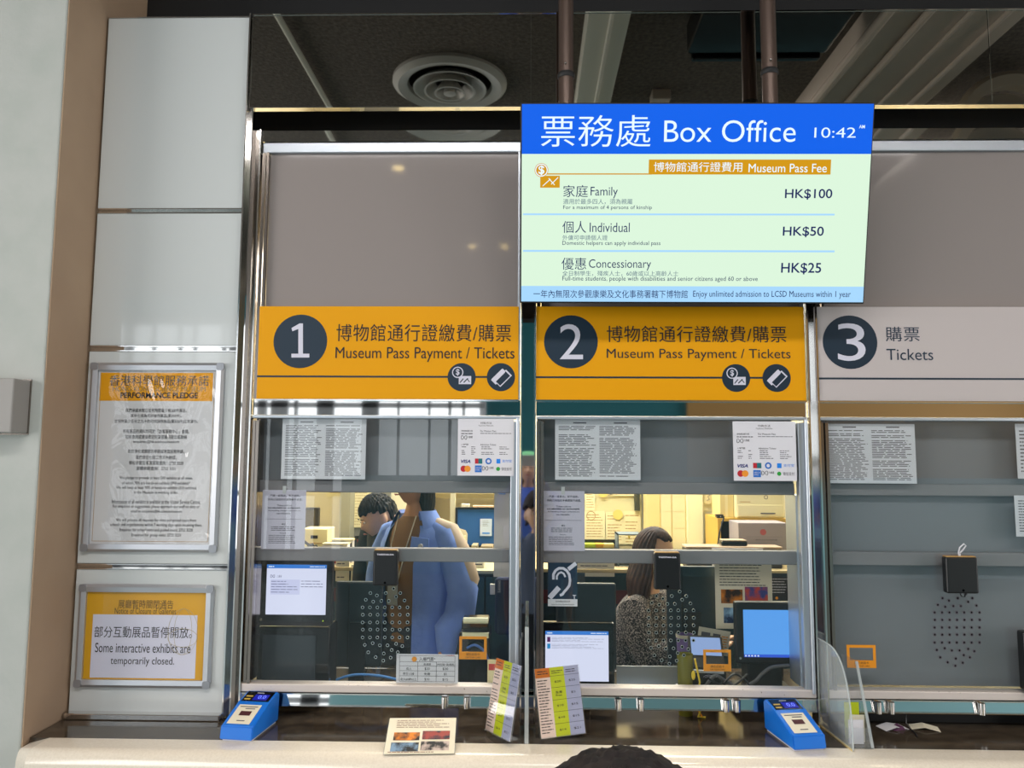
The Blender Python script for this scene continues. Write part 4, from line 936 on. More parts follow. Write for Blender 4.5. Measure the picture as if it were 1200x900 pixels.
# right part of window one: steel post, blue board, shelves
x0, z0, x1, z1 = pbox(527, 560, 533.5, 640, 2.0)
struct('trim_12', B().box(x0, x1, 2.0, 2.05, DZ, 2.7), mat('post_cream', (206, 200, 172), .5))
t = T('wall_shelf', 'beige shelf along the back wall above the blue board', 'shelf', (W(550, 590, 2.3).x, 2.3, W(550, 584, 2.3).z))
t.add('board', B().box(-.32, .32, 0, .29, 0, .03), mat('shelf_olive', (128, 112, 66), .6)); t.add('bracket', B().box(-.3, -.28, .2, .29, -.14, 0).box(.28, .3, .2, .29, -.14, 0), M_bronze)
t = T('notice_board', 'blue fabric notice board behind the man in the blue jacket', 'notice board', (W(559, 640, 2.0).x, 2.0, W(559, 639, 2.0).z))
w = W(582, 600, 2.0).x - W(535.5, 600, 2.0).x; h = W(559, 597, 2.0).z - W(559, 639, 2.0).z
t.add('fabric', B().box(-w / 2, w / 2, 0, .02, 0, h), mat('board_blue', (38, 92, 156), .8)); t.add('frame', B().box(-w / 2 - .012, -w / 2, -.006, .02, -.01, h + .01).box(-w / 2, w / 2, -.006, .02, h, h + .012).box(-w / 2, w / 2, -.006, .02, -.012, 0), M_blackp)
for k, sx in enumerate((-w / 2 + .01, w / 2 - .01)): t.add('leg', B().box(sx - .01, sx + .01, 0, .02, DZ - t.o.location.z, -.012), M_blackp)
t = flat('pinned_note', 'white note with a blue button pinned on the blue board', 'note', (562.5, 608, 576.5, 628), 1.994, mat('cool_paper', (206, 222, 240), .6), None, .003); t.add('blue_bar', B().rect(-.022, t.h * .12, .022, t.h * .2, -.0006), mat('pay_blue', (20, 130, 230), .5), parent=t.s); k = B(); rows(k, -.02, t.h * .55, .02, t.h * .9, 4, -.0006, .3, .3); t.add('printed_text', k, M_inkg, parent=t.s)
for k, (bx, lab) in enumerate((((540.5, 593, 550, 597.2), 'short white label on top of the blue board'), ((554, 595, 578, 597.6), 'long orange-white strip on top of the blue board'))):
    x0, z0, x1, z1 = pbox(*bx, 1.99); b = B().box(x0, x1, 1.985, 2.03, W(559, 597, 2.0).z + .013, z1 + .012, .002); single('board_label', b, M_cream if k == 0 else mat('strip_peach', (226, 188, 150), .6), lab, 'label', 'labels on the blue board')
t = on_desk('yellow_cup', 'pale yellow cup on the back desk below the blue board', 'cup', (535, 628.5, 545.5, 660), 1.75)
t.add('cup_body', B().lathe([(.001, 0), (.017, 0), (.0235, t.h), (.0215, t.h), (.016, .006), (.001, .006)], 24), mat('cup_yellow', (222, 218, 130), .4), smooth=True); t.add('rim', B().lathe([(.0215, t.h), (.025, t.h), (.025, t.h + .004), (.0215, t.h + .004)], 24, closed=True), M_cream)
t = on_desk('folded_leaflet', 'grey folded leaflet standing behind the yellow cup', 'leaflet', (532, 618, 545, 655), 1.82)
t.add('sheet', B().prism([(-.03, 0, 0), (.02, .02, 0), (.032, .02, t.h * .9), (-.02, 0, t.h)], (0, .003, 0)).prism([(.02, .02, 0), (.04, 0, 0), (.045, 0, t.h * .8), (.032, .02, t.h * .9)], (0, .003, 0)), M_cream)
for k, (bx, lab, c) in enumerate((((551, 639, 560, 652), 'flat pale booklet stack under the blue board, left one', (200, 190, 160)), ((562, 640, 578, 652), 'flat pale booklet stack under the blue board, right one', (188, 172, 140)))):
    t = on_desk('booklet_stack', lab, 'booklets', bx, 1.80, 'booklets under the blue board')
    for j in range(3): t.add('booklet', B().box(-t.w / 2 + .003 * j, t.w / 2 - .002 * j, 0, .14, t.h * j / 3, t.h * (j + 1) / 3 - .002), mat('booklet_%d%d' % (k, j), tuple(v - 22 * j for v in c), .6))
t = sheet('hanging_sheet', 'long white sheet hanging inside the right side of window one', 'paper', (578.5, 576, 598, 676), 0.16, None, mat('plain_sheet', (214, 204, 198), .6), tilt=0); t.add('clip', B().box(-.012, .012, -.003, .003, t.h - .01, t.h + .008), M_chrome)
t.add('hanging_tape', B().box(-.004, .004, 0, .001, t.h, W(588, 560, .16).z - t.o.location.z), M_white)
# lower shelf and the dark things right of the jacket
t = T('side_cabinet', 'dark cabinet with a pale top behind the orange frame of window one', 'cabinet', (W(565, 700, 1.22).x, 1.22, 0))
hz = W(560, 668.5, 1.22).z
t.add('carcass', B().box(-.13, .16, 0, .27, 0.0, hz - .014), mat('cabinet_dark', (30, 44, 48), .5)); t.add('top', B().box(-.14, .17, -.01, .27, hz - .014, hz), mat('cabinet_top', (188, 178, 140), .5)); t.add('door', B().box(-.12, .01, -.012, 0, .05, hz - .03), mat('cabinet_teal', (28, 66, 74), .5)); t.add('door', B().box(.02, .15, -.012, 0, .05, hz - .03), mat('cabinet_teal', (28, 66, 74), .5))
t.add('lock', B().cyl((-.005, -.016, .6), (-.005, -.012, .6), .006, seg=14), M_chrome)
t2 = T('white_mug', 'white mug with an orange spot on the cabinet, window one', 'mug', (W(547, 668, 1.3).x, 1.3, hz)); t2.add('mug_body', B().lathe([(.001, 0), (.024, 0), (.021, .055), (.019, .055), (.021, .004), (.001, .004)], 24), M_cream, smooth=True); t2.add('orange_spot', B().disc((-.008, .02), .005, -.0245, 12), M_orange)
t2 = T('tape_dispenser', 'white desk calculator lying beside the mug on the cabinet', 'calculator', (W(561, 668, 1.3).x, 1.3, hz)); t2.add('body', B().box(-.027, .027, 0, .07, 0, .03, .004), M_cream); t2.add('key_row', B().box(-.018, .018, -.001, 0, .015, .022), M_inkg)
for nm in ('sticker',):
    t = T('switch_box', 'small white box hanging in front of the cabinet, window one', 'box', (W(578, 697, 1.17).x, 1.17, W(578, 697, 1.17).z)); t.add('cover', B().box(-.016, .016, 0, .02, 0, .05, .002), M_cream); t.add('lead', B().tube([(0, .01, .05), (0, .01, .09), (.0, .06, hz - t.o.location.z + .0)], .002, 6), M_blackp)
t = T('office_chair', 'dark blue chair back at the right edge of window one', 'chair', (W(592, 700, .75).x, .75, 0))
zz0, zz1 = W(592, 745, .75).z, W(592, 677, .75).z
t.add('backrest', B().box(-.045, .16, 0, .05, zz0, zz1, .02, 3), mat('chair_blue', (34, 46, 84), .8)); t.add('tag', B().rect(-.035, zz1 - .065, -.018, zz1 - .008, -.001), mat('tag_grey', (86, 92, 120), .6))
b = B(); b.b.free(); b.b = text_bm('Lenovo', (-.024, -.0055, .024, .0055), 0.0); b.b.transform(Matrix.Translation((-.0265, -.002, zz1 - .036)) @ Matrix.Rotation(-PI / 2, 4, 'Y')); t.add('lettering', b, M_lilac)
t.add('seat', B().box(-.05, .30, .04, .44, .44, .50, .03, 3), mat('chair_blue', (34, 46, 84), .8)); t.add('back_stem', B().box(.04, .08, .05, .07, .46, zz0 + .05), M_black); t.add('gas_post', B().cyl((.13, .24, .08), (.13, .24, .44), .025), M_black, smooth=True)
for a in range(5): t.add('foot', B().tube([(.13, .24, .08), (.13 + .25 * math.cos(a * 1.2566), .24 + .25 * math.sin(a * 1.2566), .03)], .02, 8), M_black)

# counter-side devices behind the glass (inner counter top is the stone ledge)
def screen_till(lab, scr, bez, Y, tiltx, kind, cut=None):
    a, c = W(bez[0], bez[3], Y), W(bez[2], bez[1], Y)
    t = T('till_screen', lab, 'screen', ((a.x + c.x) / 2, Y, a.z), (rA(tiltx), 0, 0), group='till screens facing the customer'); w = c.x - a.x; h = c.z - a.z
    t.add('bezel', B().box(-w / 2, w / 2, 0, .035, 0, h, .007, 3), M_blackp if kind else M_glossb)
    sb = t.bx(*scr, -.001)
    d = t.add('display', B().rect(*sb, -.001), em('till_white', (226, 228, 252), 1.0) if kind != 2 else em('till_blue', (96, 166, 246), 1.0))
    t.w, t.h, t.sb, t.d = w, h, sb, d
    x0, z0, x1, z1 = sb; H = z1 - z0; Wd = x1 - x0
    if kind == 2:
        t.add('task_bar', B().rect(x0, z0, x1, z0 + H * .06, -.0014), em('bar_blue', (50, 90, 214)), parent=d)
        k = B()
        for i in range(5): k.rect(x0 + Wd * (.02 + .06 * i), z0 + H * .015, x0 + Wd * (.05 + .06 * i), z0 + H * .045, -.0018)
        t.add('task_icon', k, em('icon_white', (230, 240, 255)), parent=d)
    else:
        t.add('header_bar', B().rect(x0, z1 - H * .075, x1, z1, -.0014), em('head_blue', (58, 126, 214)), parent=d)
        k = B(); rows(k, x0 + Wd * .03, z1 - H * .06, x0 + Wd * .12, z1 - H * .02, 1, -.0018, .7, 0); rows(k, x0 + Wd * .72, z1 - H * .055, x0 + Wd * .97, z1 - H * .025, 1, -.0018, .7, 0); t.add('header_text', k, em('icon_white', (230, 240, 255)), parent=d)
        k = B()
        if kind == 1:
            t.add('list_box', B().rect(x0 + Wd * .07, z0 + H * .40, x0 + Wd * .56, z0 + H * .70, -.0014), em('list_lilac', (208, 210, 242)), parent=d)
            rows(k, x0 + Wd * .08, z0 + H * .42, x0 + Wd * .54, z0 + H * .69, 5, -.0018, .3, .5, .02); rows(k, x0 + Wd * .58, z0 + H * .53, x0 + Wd * .95, z0 + H * .70, 3, -.0018, .3, .4, .02)
            letter(t, '八達通', (x0 + Wd * .17, z0 + H * .74, x0 + Wd * .25, z0 + H * .79), em('print_slate', (92, 94, 132)), -.0018, parent=d)
            pts = [(x0 + Wd * (.10 + .035 * math.sin(a)), -.002, z0 + H * (.765 + .03 * math.sin(2 * a))) for a in [i * PI / 8 for i in range(17)]]
            for p0, p1 in zip(pts, pts[1:]): k.tube([p0, p1], .0008, 4)
        else:
            for i, c_ in enumerate(((88, 40, 96), (40, 140, 200))): t.add('thumbnail', B().rect(x0 + Wd * .03, z0 + H * (.78 - .135 * i), x0 + Wd * .08, z0 + H * (.88 - .135 * i), -.0016), em('thumb_%d' % i, c_), parent=d)
            for i in range(2): rows(k, x0 + Wd * .10, z0 + H * (.78 - .135 * i), x0 + Wd * .93, z0 + H * (.88 - .135 * i), 4, -.0018, .3, .5, .02)
        t.add('screen_text', k, em('print_slate', (92, 94, 132)), parent=d)
    return t
t = screen_till('tall black till screen behind the left side of window one', [311, 662, 383, 720], [302, 654, 390, 733], .13, 0, 1)
zl_ = t.o.location.z - Z_LEDGE
t.add('base_box', B().box(-t.w / 2, t.w / 2 - .004, .0, .12, -zl_, -.004, .008, 3), M_glossb); t.add('front_plate', B().box(-t.w / 2 + .02, t.w / 2 - .05, -.004, 0, -zl_ + .02, -.03, .003), mat('base_grey', (52, 58, 64), .12))
t.add('speaker_grille', B().box(-t.w / 2 + .01, t.w / 2 - .01, -.002, 0, -.0, .016), M_ink); t.add('logo_dot', B().cyl((-t.w / 2 + .012, -.003, .02), (-t.w / 2 + .012, 0, .02), .005, seg=14), M_chrome); t.add('status_light', B().rect(t.w / 2 - .03, .012, t.w / 2 - .027, .02, -.001), em('status_green', (210, 240, 60), 1.5))
t = screen_till('black till screen with a white ticket page at the left of window two', [639, 740, 713, 798], [631, 730, 720, 808], .10, 0, 0)
t.add('stand', B().box(-.05, .05, .03, .12, -(t.o.location.z - Z_LEDGE), .03, .004), M_blackp); t.add('status_light', B().rect(t.w / 2 - .016, .01, t.w / 2 - .010, .013, -.001), em('status_green', (210, 240, 60), 1.5))
t = screen_till('black till screen showing plain blue at the right of window two', [872, 715, 931, 770], [863, 706, 934, 778], .17, 0, 2)
t.add('stand', B().box(-.06, .06, .03, .12, -(t.o.location.z - Z_LEDGE), .03, .004), M_blackp); t.add('logo_dot', B().cyl((-t.w / 2 + .014, -.003, .02), (-t.w / 2 + .014, 0, .02), .004, seg=14), M_chrome)
t.add('pedestal', B().box(-.10, .10, .0, .14, -(t.o.location.z - Z_LEDGE), -(t.o.location.z - Z_LEDGE) + .06, .01, 3), M_blackp)
a = W(1193, 806, .012); c = W(1255, 738, .012)
t = T('till_screen', 'black till screen edge at the right border of window three', 'screen', ((a.x + c.x) / 2, -.012, a.z)); t.add('bezel', B().box(-(c.x - a.x) / 2, (c.x - a.x) / 2, -.02, .018, 0, c.z - a.z, .006, 3), M_blackp); t.add('stand', B().box(-.05, .05, -.03, .008, Z_LEDGE - a.z, 0.01), M_blackp)
t.add('display', B().rect(-.07, .03, .07, c.z - a.z - .02, -.021), mat('screen_off', (92, 84, 66), .25))

# card terminal under the orange frame, window two
p = W(832, 792, .14)
t = T('card_terminal', 'card payment terminal with a bluish screen under the orange frame of window two', 'card terminal', (p.x, .14, Z_LEDGE + .05), (0, 0, rA(-8)))
b = B().prism([(-.065, 0, .035), (-.065, .005, .09), (-.065, .13, .175), (-.065, .16, .165), (-.065, .14, .035)], (.12, 0, 0)); bmesh.ops.bevel(b.b, geom=list(b.b.edges), offset=.004, segments=2, affect='EDGES')
t.add('body', b, M_blackp); sl = lambda s, o_: (0.005 + s * .125, .09 + s * .085)
def tp_(u0, u1, s0, s1, of): 
    n = Vector((0, -.562, .827)) * of; return [(u0, .005 + s0 * .125 + n.y, .09 + s0 * .085 + n.z), (u1, .005 + s0 * .125 + n.y, .09 + s0 * .085 + n.z), (u1, .005 + s1 * .125 + n.y, .09 + s1 * .085 + n.z), (u0, .005 + s1 * .125 + n.y, .09 + s1 * .085 + n.z)]
t.add('display', B().poly(tp_(-.057, .047, .38, .93, .0012)), em('terminal_blue', (150, 176, 226), .9)); t.add('chrome_bar', B().box(-.055, .047, -.003, .002, .076, .086, .001), M_alu)
t.add('pedestal', B().box(-.03, .02, .04, .11, -.05, .04), M_glossb)
k = B(); 
for r_ in (.004, .008, .012):
    pts = [(-.004 + r_ * 1.6 * math.cos(a), -.0012, .058 + r_ * math.sin(a)) for a in [math.radians(20 + 14 * i) for i in range(11)]]
    for p0, p1 in zip(pts, pts[1:]): k.tube([p0, p1], .0007, 4)
t.add('contactless_mark', k, M_lilac)
# receipt printer under the orange frame, window one
p = W(557, 800, .22)
t = T('receipt_printer', 'black receipt printer with pale strips beneath the orange frame of window one', 'printer', (p.x, .22, Z_LEDGE))
zt_ = W(555, 726, .22).z - Z_LEDGE
t.add('body', B().box(-.062, .05, .02, .16, 0, zt_ - .05, .008, 3).box(-.055, .045, .05, .15, zt_ - .06, zt_ - .012, .006), M_glossb); t.add('pale_roller', B().cyl((-.048, .04, zt_ - .012), (.042, .04, zt_ - .012), .0115, seg=16), mat('roller_cream', (222, 220, 184), .4), smooth=True)
b = B().box(-.05, .045, .01, .022, zt_ - .068, zt_ - .05)
for i in range(6): b.box(-.045 + i * .016, -.040 + i * .016, .008, .012, zt_ - .062, zt_ - .05)
t.add('cutter_bar', b, mat('roller_cream', (222, 220, 184), .4)); t.add('cable', B().tube(curve([(-.03, .0, zt_ - .10), (.0, -.02, zt_ - .085), (.035, -.02, zt_ - .11), (.055, -.01, zt_ - .17), (.052, 0, .04), (.03, .01, .006)]), .0045, 8), mat('cable_blue', (70, 110, 180), .4), smooth=True)
t.add('side_wheel', B().cyl((.05, .05, .05), (.062, .05, .05), .03, seg=20), M_blackp)
single('network_cable', B().tube(curve([W(394, 797, .2), W(405, 793, .2), W(420, 790.5, .2), (W(445, 792, .2)), (W(470, 797, .2)), W(500, 800, .18)]), .0045, 8), mat('cable_blue2', (74, 136, 206), .4), 'light blue cable lying along the foot of window one', 'cable', smooth=True)
t = T('tag_stand', 'small red and cream tag leaning beside the turned price stand, inside the glass', 'tag', (W(578, 805, .07).x, .07, Z_LEDGE)); hh = W(578, 773, .07).z - Z_LEDGE
t.add('card', B().box(-.02, .012, 0, .002, 0, hh), M_warm); t.add('red_block', B().rect(-.016, hh - .035, .008, hh - .014, -.0006), mat('tag_red', (206, 74, 70), .6)); t.add('yellow_strap', B().tube([(.012, -.002, hh - .02), (.0, -.006, hh * .5), (-.012, -.004, .01)], .003, 6), mat('strap_yellow', (220, 190, 40), .5))
# window two small things
t = T('glass_tumbler', 'olive glass tumbler on the ledge left of the card terminal', 'tumbler', (W(803, 800, .10).x, .10, Z_LEDGE)); hh = W(803, 766, .10).z - Z_LEDGE
t.add('tumbler_body', B().lathe([(.001, 0), (.024, 0), (.0275, hh), (.025, hh), (.022, .006), (.001, .006)], 28), mat('olive_glass', (112, 108, 34), .15), smooth=True); t.add('white_label', B().box(-.032, -.026, -.012, .004, .05, .1), M_white)
t = T('paper_cup', 'purple and white paper cup behind the olive tumbler', 'paper cup', (W(803, 790, .40).x, .40, Z_LEDGE)); hh = W(803, 743, .40).z - Z_LEDGE
t.add('cup_body', B().lathe([(.001, 0), (.022, 0), (.032, hh), (.030, hh), (.020, .006), (.001, .006)], 28), mat('cup_purple', (132, 108, 168), .6), smooth=True); t.add('rim', B().lathe([(.030, hh - .012), (.033, hh - .012), (.0335, hh), (.030, hh)], 28, closed=True), M_cream)
t = T('key_lanyard', 'yellow key lanyard dangling in front of the tumbler', 'lanyard', (W(819, 803, .065).x, .065, Z_LEDGE)); hh = W(819, 772, .065).z - Z_LEDGE
t.add('strap', B().tube([(-.012, 0, hh), (.004, .004, hh * .6), (-.006, .0, hh * .35), (.008, -.004, hh * .2), (-.004, 0, .004), (.02, 0, .003)], .0035, 6), mat('strap_yellow', (220, 190, 40), .5), smooth=True); t.add('tag', B().ball((-.018, 0, hh * .72), .007, .003, .016, 2), mat('strap_yellow', (220, 190, 40), .5))
t.add('chain', B().tube([(.0, 0, hh * .45), (.008, .002, hh * .3), (-.002, .004, hh * .12), (.01, .0, .003)], .003, 6), M_orange)
single('terminal_cable', B().tube(curve([W(826, 805, .12), W(838, 792, .12), W(852, 799, .12), W(868, 805, .12), W(884, 799, .12), W(893, 790, .125), W(905, 782, .125), W(925, 780, .125)]), .006, 8), mat('cable_grey', (86, 86, 88), .5), 'thick grey cable curling on the ledge below the blue till screen', 'cable', smooth=True)
single('thin_cable', B().tube(curve([W(829, 794, .10), W(845, 802, .10), W(860, 790, .10), W(872, 796, .10), W(880, 805, .10)]), .0035, 8).tube(curve([W(840, 793, .085), W(856, 805, .085), W(876, 790, .085)]), .0035, 8), M_blackp, 'two thin black cables tangled under the card terminal', 'cable', smooth=True)
t = T('coin_tray', 'grey steel coin tray on the ledge between tills in window two', 'tray', (W(765, 802, .24).x, .24, Z_LEDGE)); 
w2 = (W(802, 795, .24).x - W(722, 795, .24).x) / 2; hh = W(760, 786, .24).z - Z_LEDGE
t.add('back_plate', B().box(-w2, w2, .06, .066, 0, hh), M_alu); t.add('dish', B().loft([[(-w2 + .0, y, z), (w2, y, z)] for y, z in ((-.06, .006), (-.03, .002), (.02, .002), (.06, .02))], closed=False, caps=False), M_alu)
t = sheet('photo_poster', 'cream poster sheet with four venue photographs behind window two', 'poster', (839, 655, 904, 737), .45, None, M_cream)
w, h = t.w, t.h
k = B(); rows(k, -w * .42, h * .60, w * .42, h * .97, 9, -.0006, .4, .25, .014); t.add('printed_text', k, M_ink); t.s.name = 'sheet'
photo(t, t.s, (-w * .40, h * .36, -w * .02, h * .56), ((40, 20, 14), (220, 130, 30)), 20); photo(t, t.s, (.004, h * .38, w * .42, h * .60), ((60, 70, 140), (200, 70, 50)), 24); photo(t, t.s, (-w * .36, h * .08, -w * .01, h * .30), ((20, 40, 80), (150, 190, 220)), 20); photo(t, t.s, (.01, h * .08, w * .42, h * .31), ((30, 30, 36), (150, 140, 130)), 24)
zf = t.o.location.z
t.add('stand', B().box(-.03, .03, .002, .008, Z_LEDGE - zf, .12).box(-.05, .05, -.02, .05, Z_LEDGE - zf, Z_LEDGE - zf + .006), M_acryl)
t = sheet('dark_flyer', 'dark flyer with small white print and an orange spot, right of the photo poster', 'flyer', (900, 672, 925, 706), .55, None, mat('flyer_dark', (40, 40, 48), .5))
k = B(); rows(k, -t.w * .42, t.h * .3, t.w * .42, t.h * .85, 6, -.0006, .4, .3, .01); t.add('printed_text', k, M_lilac); t.add('orange_spot', B().disc((-t.w * .1, t.h * .15), .006, -.0008, 14), M_orange)
t.add('stand', B().box(-.01, .01, .002, .008, Z_LEDGE - t.o.location.z, .06), M_blackp)
t = sheet('open_booklet', 'white booklet leaning behind the card terminal', 'booklet', (815, 737, 852, 766), .34, None, M_cream, tilt=9)
k = B(); k.rect(-t.w * .4, t.h * .62, -t.w * .12, t.h * .82, -.0006).rect(-.004, t.h * .62, t.w * .2, t.h * .82, -.0006); t.add('picture', k, M_inkg); k = B(); rows(k, t.w * .24, t.h * .3, t.w * .46, t.h * .8, 5, -.0006); t.add('printed_text', k, M_orange); t.add('stand', B().box(-.02, .02, .002, .01, Z_LEDGE - t.o.location.z - .0, .03), M_blackp)

# back wall and desk, window two
x0, z0, x1, z1 = pbox(683, 560, 752, 648, OY - .04)
t = T('notice_board', 'cream notice board full of pinned plans behind window two', 'notice board', ((x0 + x1) / 2, OY - .045, z0)); w, h = x1 - x0, z1 - z0 + .12
t.add('panel', B().box(-w / 2, w / 2, 0, .03, 0, h), mat('board_cream', (224, 214, 164), .8)); t.add('side_rail', B().box(w / 2, w / 2 + .012, -.01, .03, 0, h), M_alu); t.add('foot_rail', B().box(-w / 2, w / 2, -.012, .0, -.02, .0), M_alu)
for k, (bx, lab, seals) in enumerate((((686, 567, 697, 598), 'ruled sheet at the upper left of the cream board', ()), ((718, 568, 744, 581), 'white strip at the top of the cream board', ()), ((685, 599, 709, 633), 'plan sheet with a dotted round stamp on the cream board', (1,)), ((710, 600, 731, 637), 'plain sheet with a yellow disc on the cream board', ()), ((731, 599, 751, 640), 'floor plan sheet at the right of the cream board', ()))):
    t2 = flat('pinned_sheet', lab, 'paper', bx, OY - .058 + .0, M_warm, 'papers on the cream board', .003); printed(t2, 9, M_tan, skip=.15)
    if k == 2: t2.add('stamp', B().disc((-t2.w * .18, t2.h * .84), .03, -.0008, 24, .026), M_tan)
for k, (x, y, lab) in enumerate(((706.5, 577, 'upper yellow disc pinned on the cream board'), (724, 603, 'lower yellow disc pinned on the cream board'))):
    c = W(x, y, OY - .06); single('yellow_disc', B().cyl((c.x, OY - .066, c.z), (c.x, OY - .06, c.z), .033, seg=30), mat('disc_yellow', (228, 204, 110), .6), lab, 'disc', 'yellow discs on the cream board')
c = W(715.5, 577, OY - .06); single('board_magnet', B().cyl((c.x, OY - .072, c.z), (c.x, OY - .06, c.z), .014, seg=20).ball((c.x, OY - .072, c.z), .010, .006, .012, 2), M_inkg, 'grey magnet holding the white strip on the cream board', 'magnet')
x0, z0, x1, z1 = pbox(743, 562, 751, 598, OY - .05); single('wall_strip', B().box(x0, x0 + (x1 - x0) * .5, OY - .085, OY - .062, z0, z1).box(x0 + (x1 - x0) * .55, x0 + (x1 - x0) * .72, OY - .085, OY - .062, z0, z1), mat('strip_olive', (62, 62, 44), .6), 'dark vertical strip at the right edge of the cream board', 'strip')
# cream lockers
x0, z0, x1, z1 = pbox(759, 560, 842, 650, OY - .25)
M_lock = mat('locker_cream', (232, 222, 178), .5); M_lock2 = mat('locker_yellow', (228, 209, 146), .5)
t = T('locker_bank', 'bank of cream metal lockers behind the seated woman', 'lockers', ((x0 + x1) / 2, OY - .26, 0)); w = x1 - x0
t.add('carcass', B().box(-w / 2, w / 2, .01, .18, 0, 2.1), M_lock2)
fr = lambda px_: W(px_, 600, OY - .26).x - t.o.location.x
for xa, xb in ((759.5, 773.5), (774.5, 787), (788, 803), (824, 841)):
    zr = [.06, .62, .98, 1.16, 1.265, 1.355, 1.45, 1.75, 2.08] if xa > 770 else [.06, 1.0, 2.08]
    for za, zc in zip(zr, zr[1:]): t.add('door', B().box(fr(xa) + .001, fr(xb) - .001, 0.004, .01, za + .001, zc - .001), M_lock if xa > 770 else M_lock2)
t.add('post', B().box(fr(804.5), fr(822.5), -.03, .01, 0, 2.1), mat('locker_pale', (240, 232, 196), .5))
c = W(829, 590.5, OY - .275); t = T('hanging_tag', 'white handwritten tag hanging on the lockers', 'tag', (c.x, OY - .272, c.z), (0, rA(12), 0)); t.add('card', B().box(-.02, .02, 0, .003, 0, .085, .001), M_warm)
k = B(); k.tube([(-.008, -.001, .02), (.008, -.001, .03), (-.006, -.001, .045), (.006, -.001, .06)], .002, 5); t.add('scribble', k, M_inkg)
# shelf with printer, carton beneath
t = T('wooden_shelf_unit', 'yellow wooden shelf unit on the back desk carrying the cream printer', 'shelf', (W(880, 640, 1.95).x, 1.96, DZ))
xa, xb = W(841, 606, 1.96).x - t.o.location.x, W(922, 606, 1.96).x - t.o.location.x; zs = W(880, 607.5, 1.96).z - DZ
M_wood = mat('shelf_wood', (206, 166, 70), .5); t.add('shelf_board', B().box(xa, xb, 0, .32, zs - .018, zs), M_wood)
for x in (xa, xb - .018): t.add('side_board', B().box(x, x + .018, .0, .32, 0, zs - .018), M_wood)
t.add('back_board', B().box(xa, xb, .32, .33, 0, zs), mat('shelf_dark', (62, 54, 44), .7))
p0, p1 = W(863, 606, 1.98), W(918.5, 578, 1.98); zsw = zs + DZ
t = T('laser_printer', 'cream box printer on the yellow wooden shelf', 'printer', ((p0.x + p1.x) / 2, 1.98, zsw)); w = p1.x - p0.x; h = W(880, 570, 1.98).z - zsw
M_prn = mat('printer_cream', (234, 224, 178), .5)
t.add('body', B().box(-w / 2, w / 2, 0, .28, 0, h, .006), M_prn); t.add('drawer', B().box(-w / 2 + .006, w / 2 - .006, -.006, 0, .008, h * .42, .003), M_prn); t.add('drawer_pull', B().box(-.0, .085, -.009, -.006, .025, .032), M_inkg); t.add('emblem', B().disc((.035, h * .66), .012, -.001, 20, .009), M_inkg); t.add('output_slot', B().box(-w * .42, -w * .2, -.001, 0, h * .5, h * .52), M_tan)
t = T('cream_carton', 'narrow yellow carton left of the cream printer', 'carton', (W(852, 606, 2.03).x, 2.03, zsw)); t.add('box_body', B().box(-.04, .04, 0, .2, 0, .30, .003), M_lock2); t.add('tape', B().box(-.01, .006, -.001, 0, 0, .30), M_warm)
t = T('pen_case', 'black pen case on the shelf end beside the yellow carton', 'case', (W(844, 604, 1.97).x, 1.965, zsw)); t.add('body', B().box(-.02, .025, 0, .05, .0, .012, .004).box(-.022, .022, 0.01, .05, .012, .02, .003), M_blackp); t.add('clip', B().box(-.004, .004, -.003, .0, .004, .012), M_chrome)
b = B().tube([(W(848, 607, 1.93)), W(843, 625, 1.90), W(841, 640, 1.90), W(845, 648, 1.92)], .005, 7); single('shelf_cable', b, M_blackp, 'black cable hanging down the left side of the wooden shelf', 'cable', smooth=True)
t = on_desk('grey_carton', 'grey carton with a red seal under the wooden shelf', 'carton', (866, 613, 923, 658), 1.73)
t.add('box_body', B().box(-t.w / 2, t.w / 2, 0, .2, 0, t.h, .003), mat('carton_grey', (158, 148, 150), .6)); t.add('seal', B().disc((.0, t.h * .78), .017, -.001, 24), mat('seal_red', (176, 84, 84), .6))
letters(t, [('Leisure and Cultural Services Department', (-t.w * .34, t.h * .655, t.w * .38, t.h * .675)), ('康樂及文化事務署', (-t.w * .16, t.h * .575, t.w * .28, t.h * .615))], M_inkg, -.001)
t = on_desk('desk_printer', 'long flat beige-topped device on the desk below the shelf', 'printer', (804.5, 641, 916.5, 660), 1.58)
t.add('body', B().box(-t.w / 2, t.w / 2, 0, .12, 0, t.h - .012, .006), mat('device_brown', (52, 44, 42), .5)); t.add('lid', B().box(-t.w / 2 - .002, t.w / 2 + .002, -.004, .12, t.h - .012, t.h, .003), mat('device_top', (188, 164, 138), .5)); t.add('paper_feed', B().box(-.12, .15, -.012, -.004, .01, t.h - .008), M_white)
zt2 = DZ + t.h
t = T('black_scanner', 'small black scanner with a beige top on the flat device', 'scanner', (W(861, 640, 1.6).x, 1.6, zt2)); t.add('body', B().box(-.07, .07, 0, .08, 0, .026, .008, 3), M_glossb); t.add('lid', B().box(-.062, .066, .004, .08, .026, .032, .002), mat('device_top', (188, 164, 138), .5))
t = on_desk('desk_tray', 'black desk tray holding yellow and green note pads', 'tray', (684, 634.5, 723, 656), 1.62)
t.add('tray_body', B().box(-t.w / 2, t.w / 2, 0, .1, 0, t.h * .72, .003).box(-t.w / 2, t.w / 2, .09, .1, t.h * .7, t.h), M_blackp)
for k, (xa, xb, c) in enumerate(((-.46, -.14, (176, 190, 40)), (-.12, .1, (214, 160, 40)), (.12, .42, (226, 200, 110)))): t.add('note_pad', B().box(t.w * xa, t.w * xb, .01, .08, t.h * .72, t.h * .88), mat('pad_%d' % k, c, .6))
t.add('front_panel', B().box(-t.w / 2, t.w / 2 - .01, -.003, 0, 0, t.h * .62), mat('tray_brown', (96, 78, 60), .6))
t = on_desk('letter_rack', 'blue-grey two-level letter rack beside the woman\'s head', 'rack', (724, 626, 752, 657), 1.62)
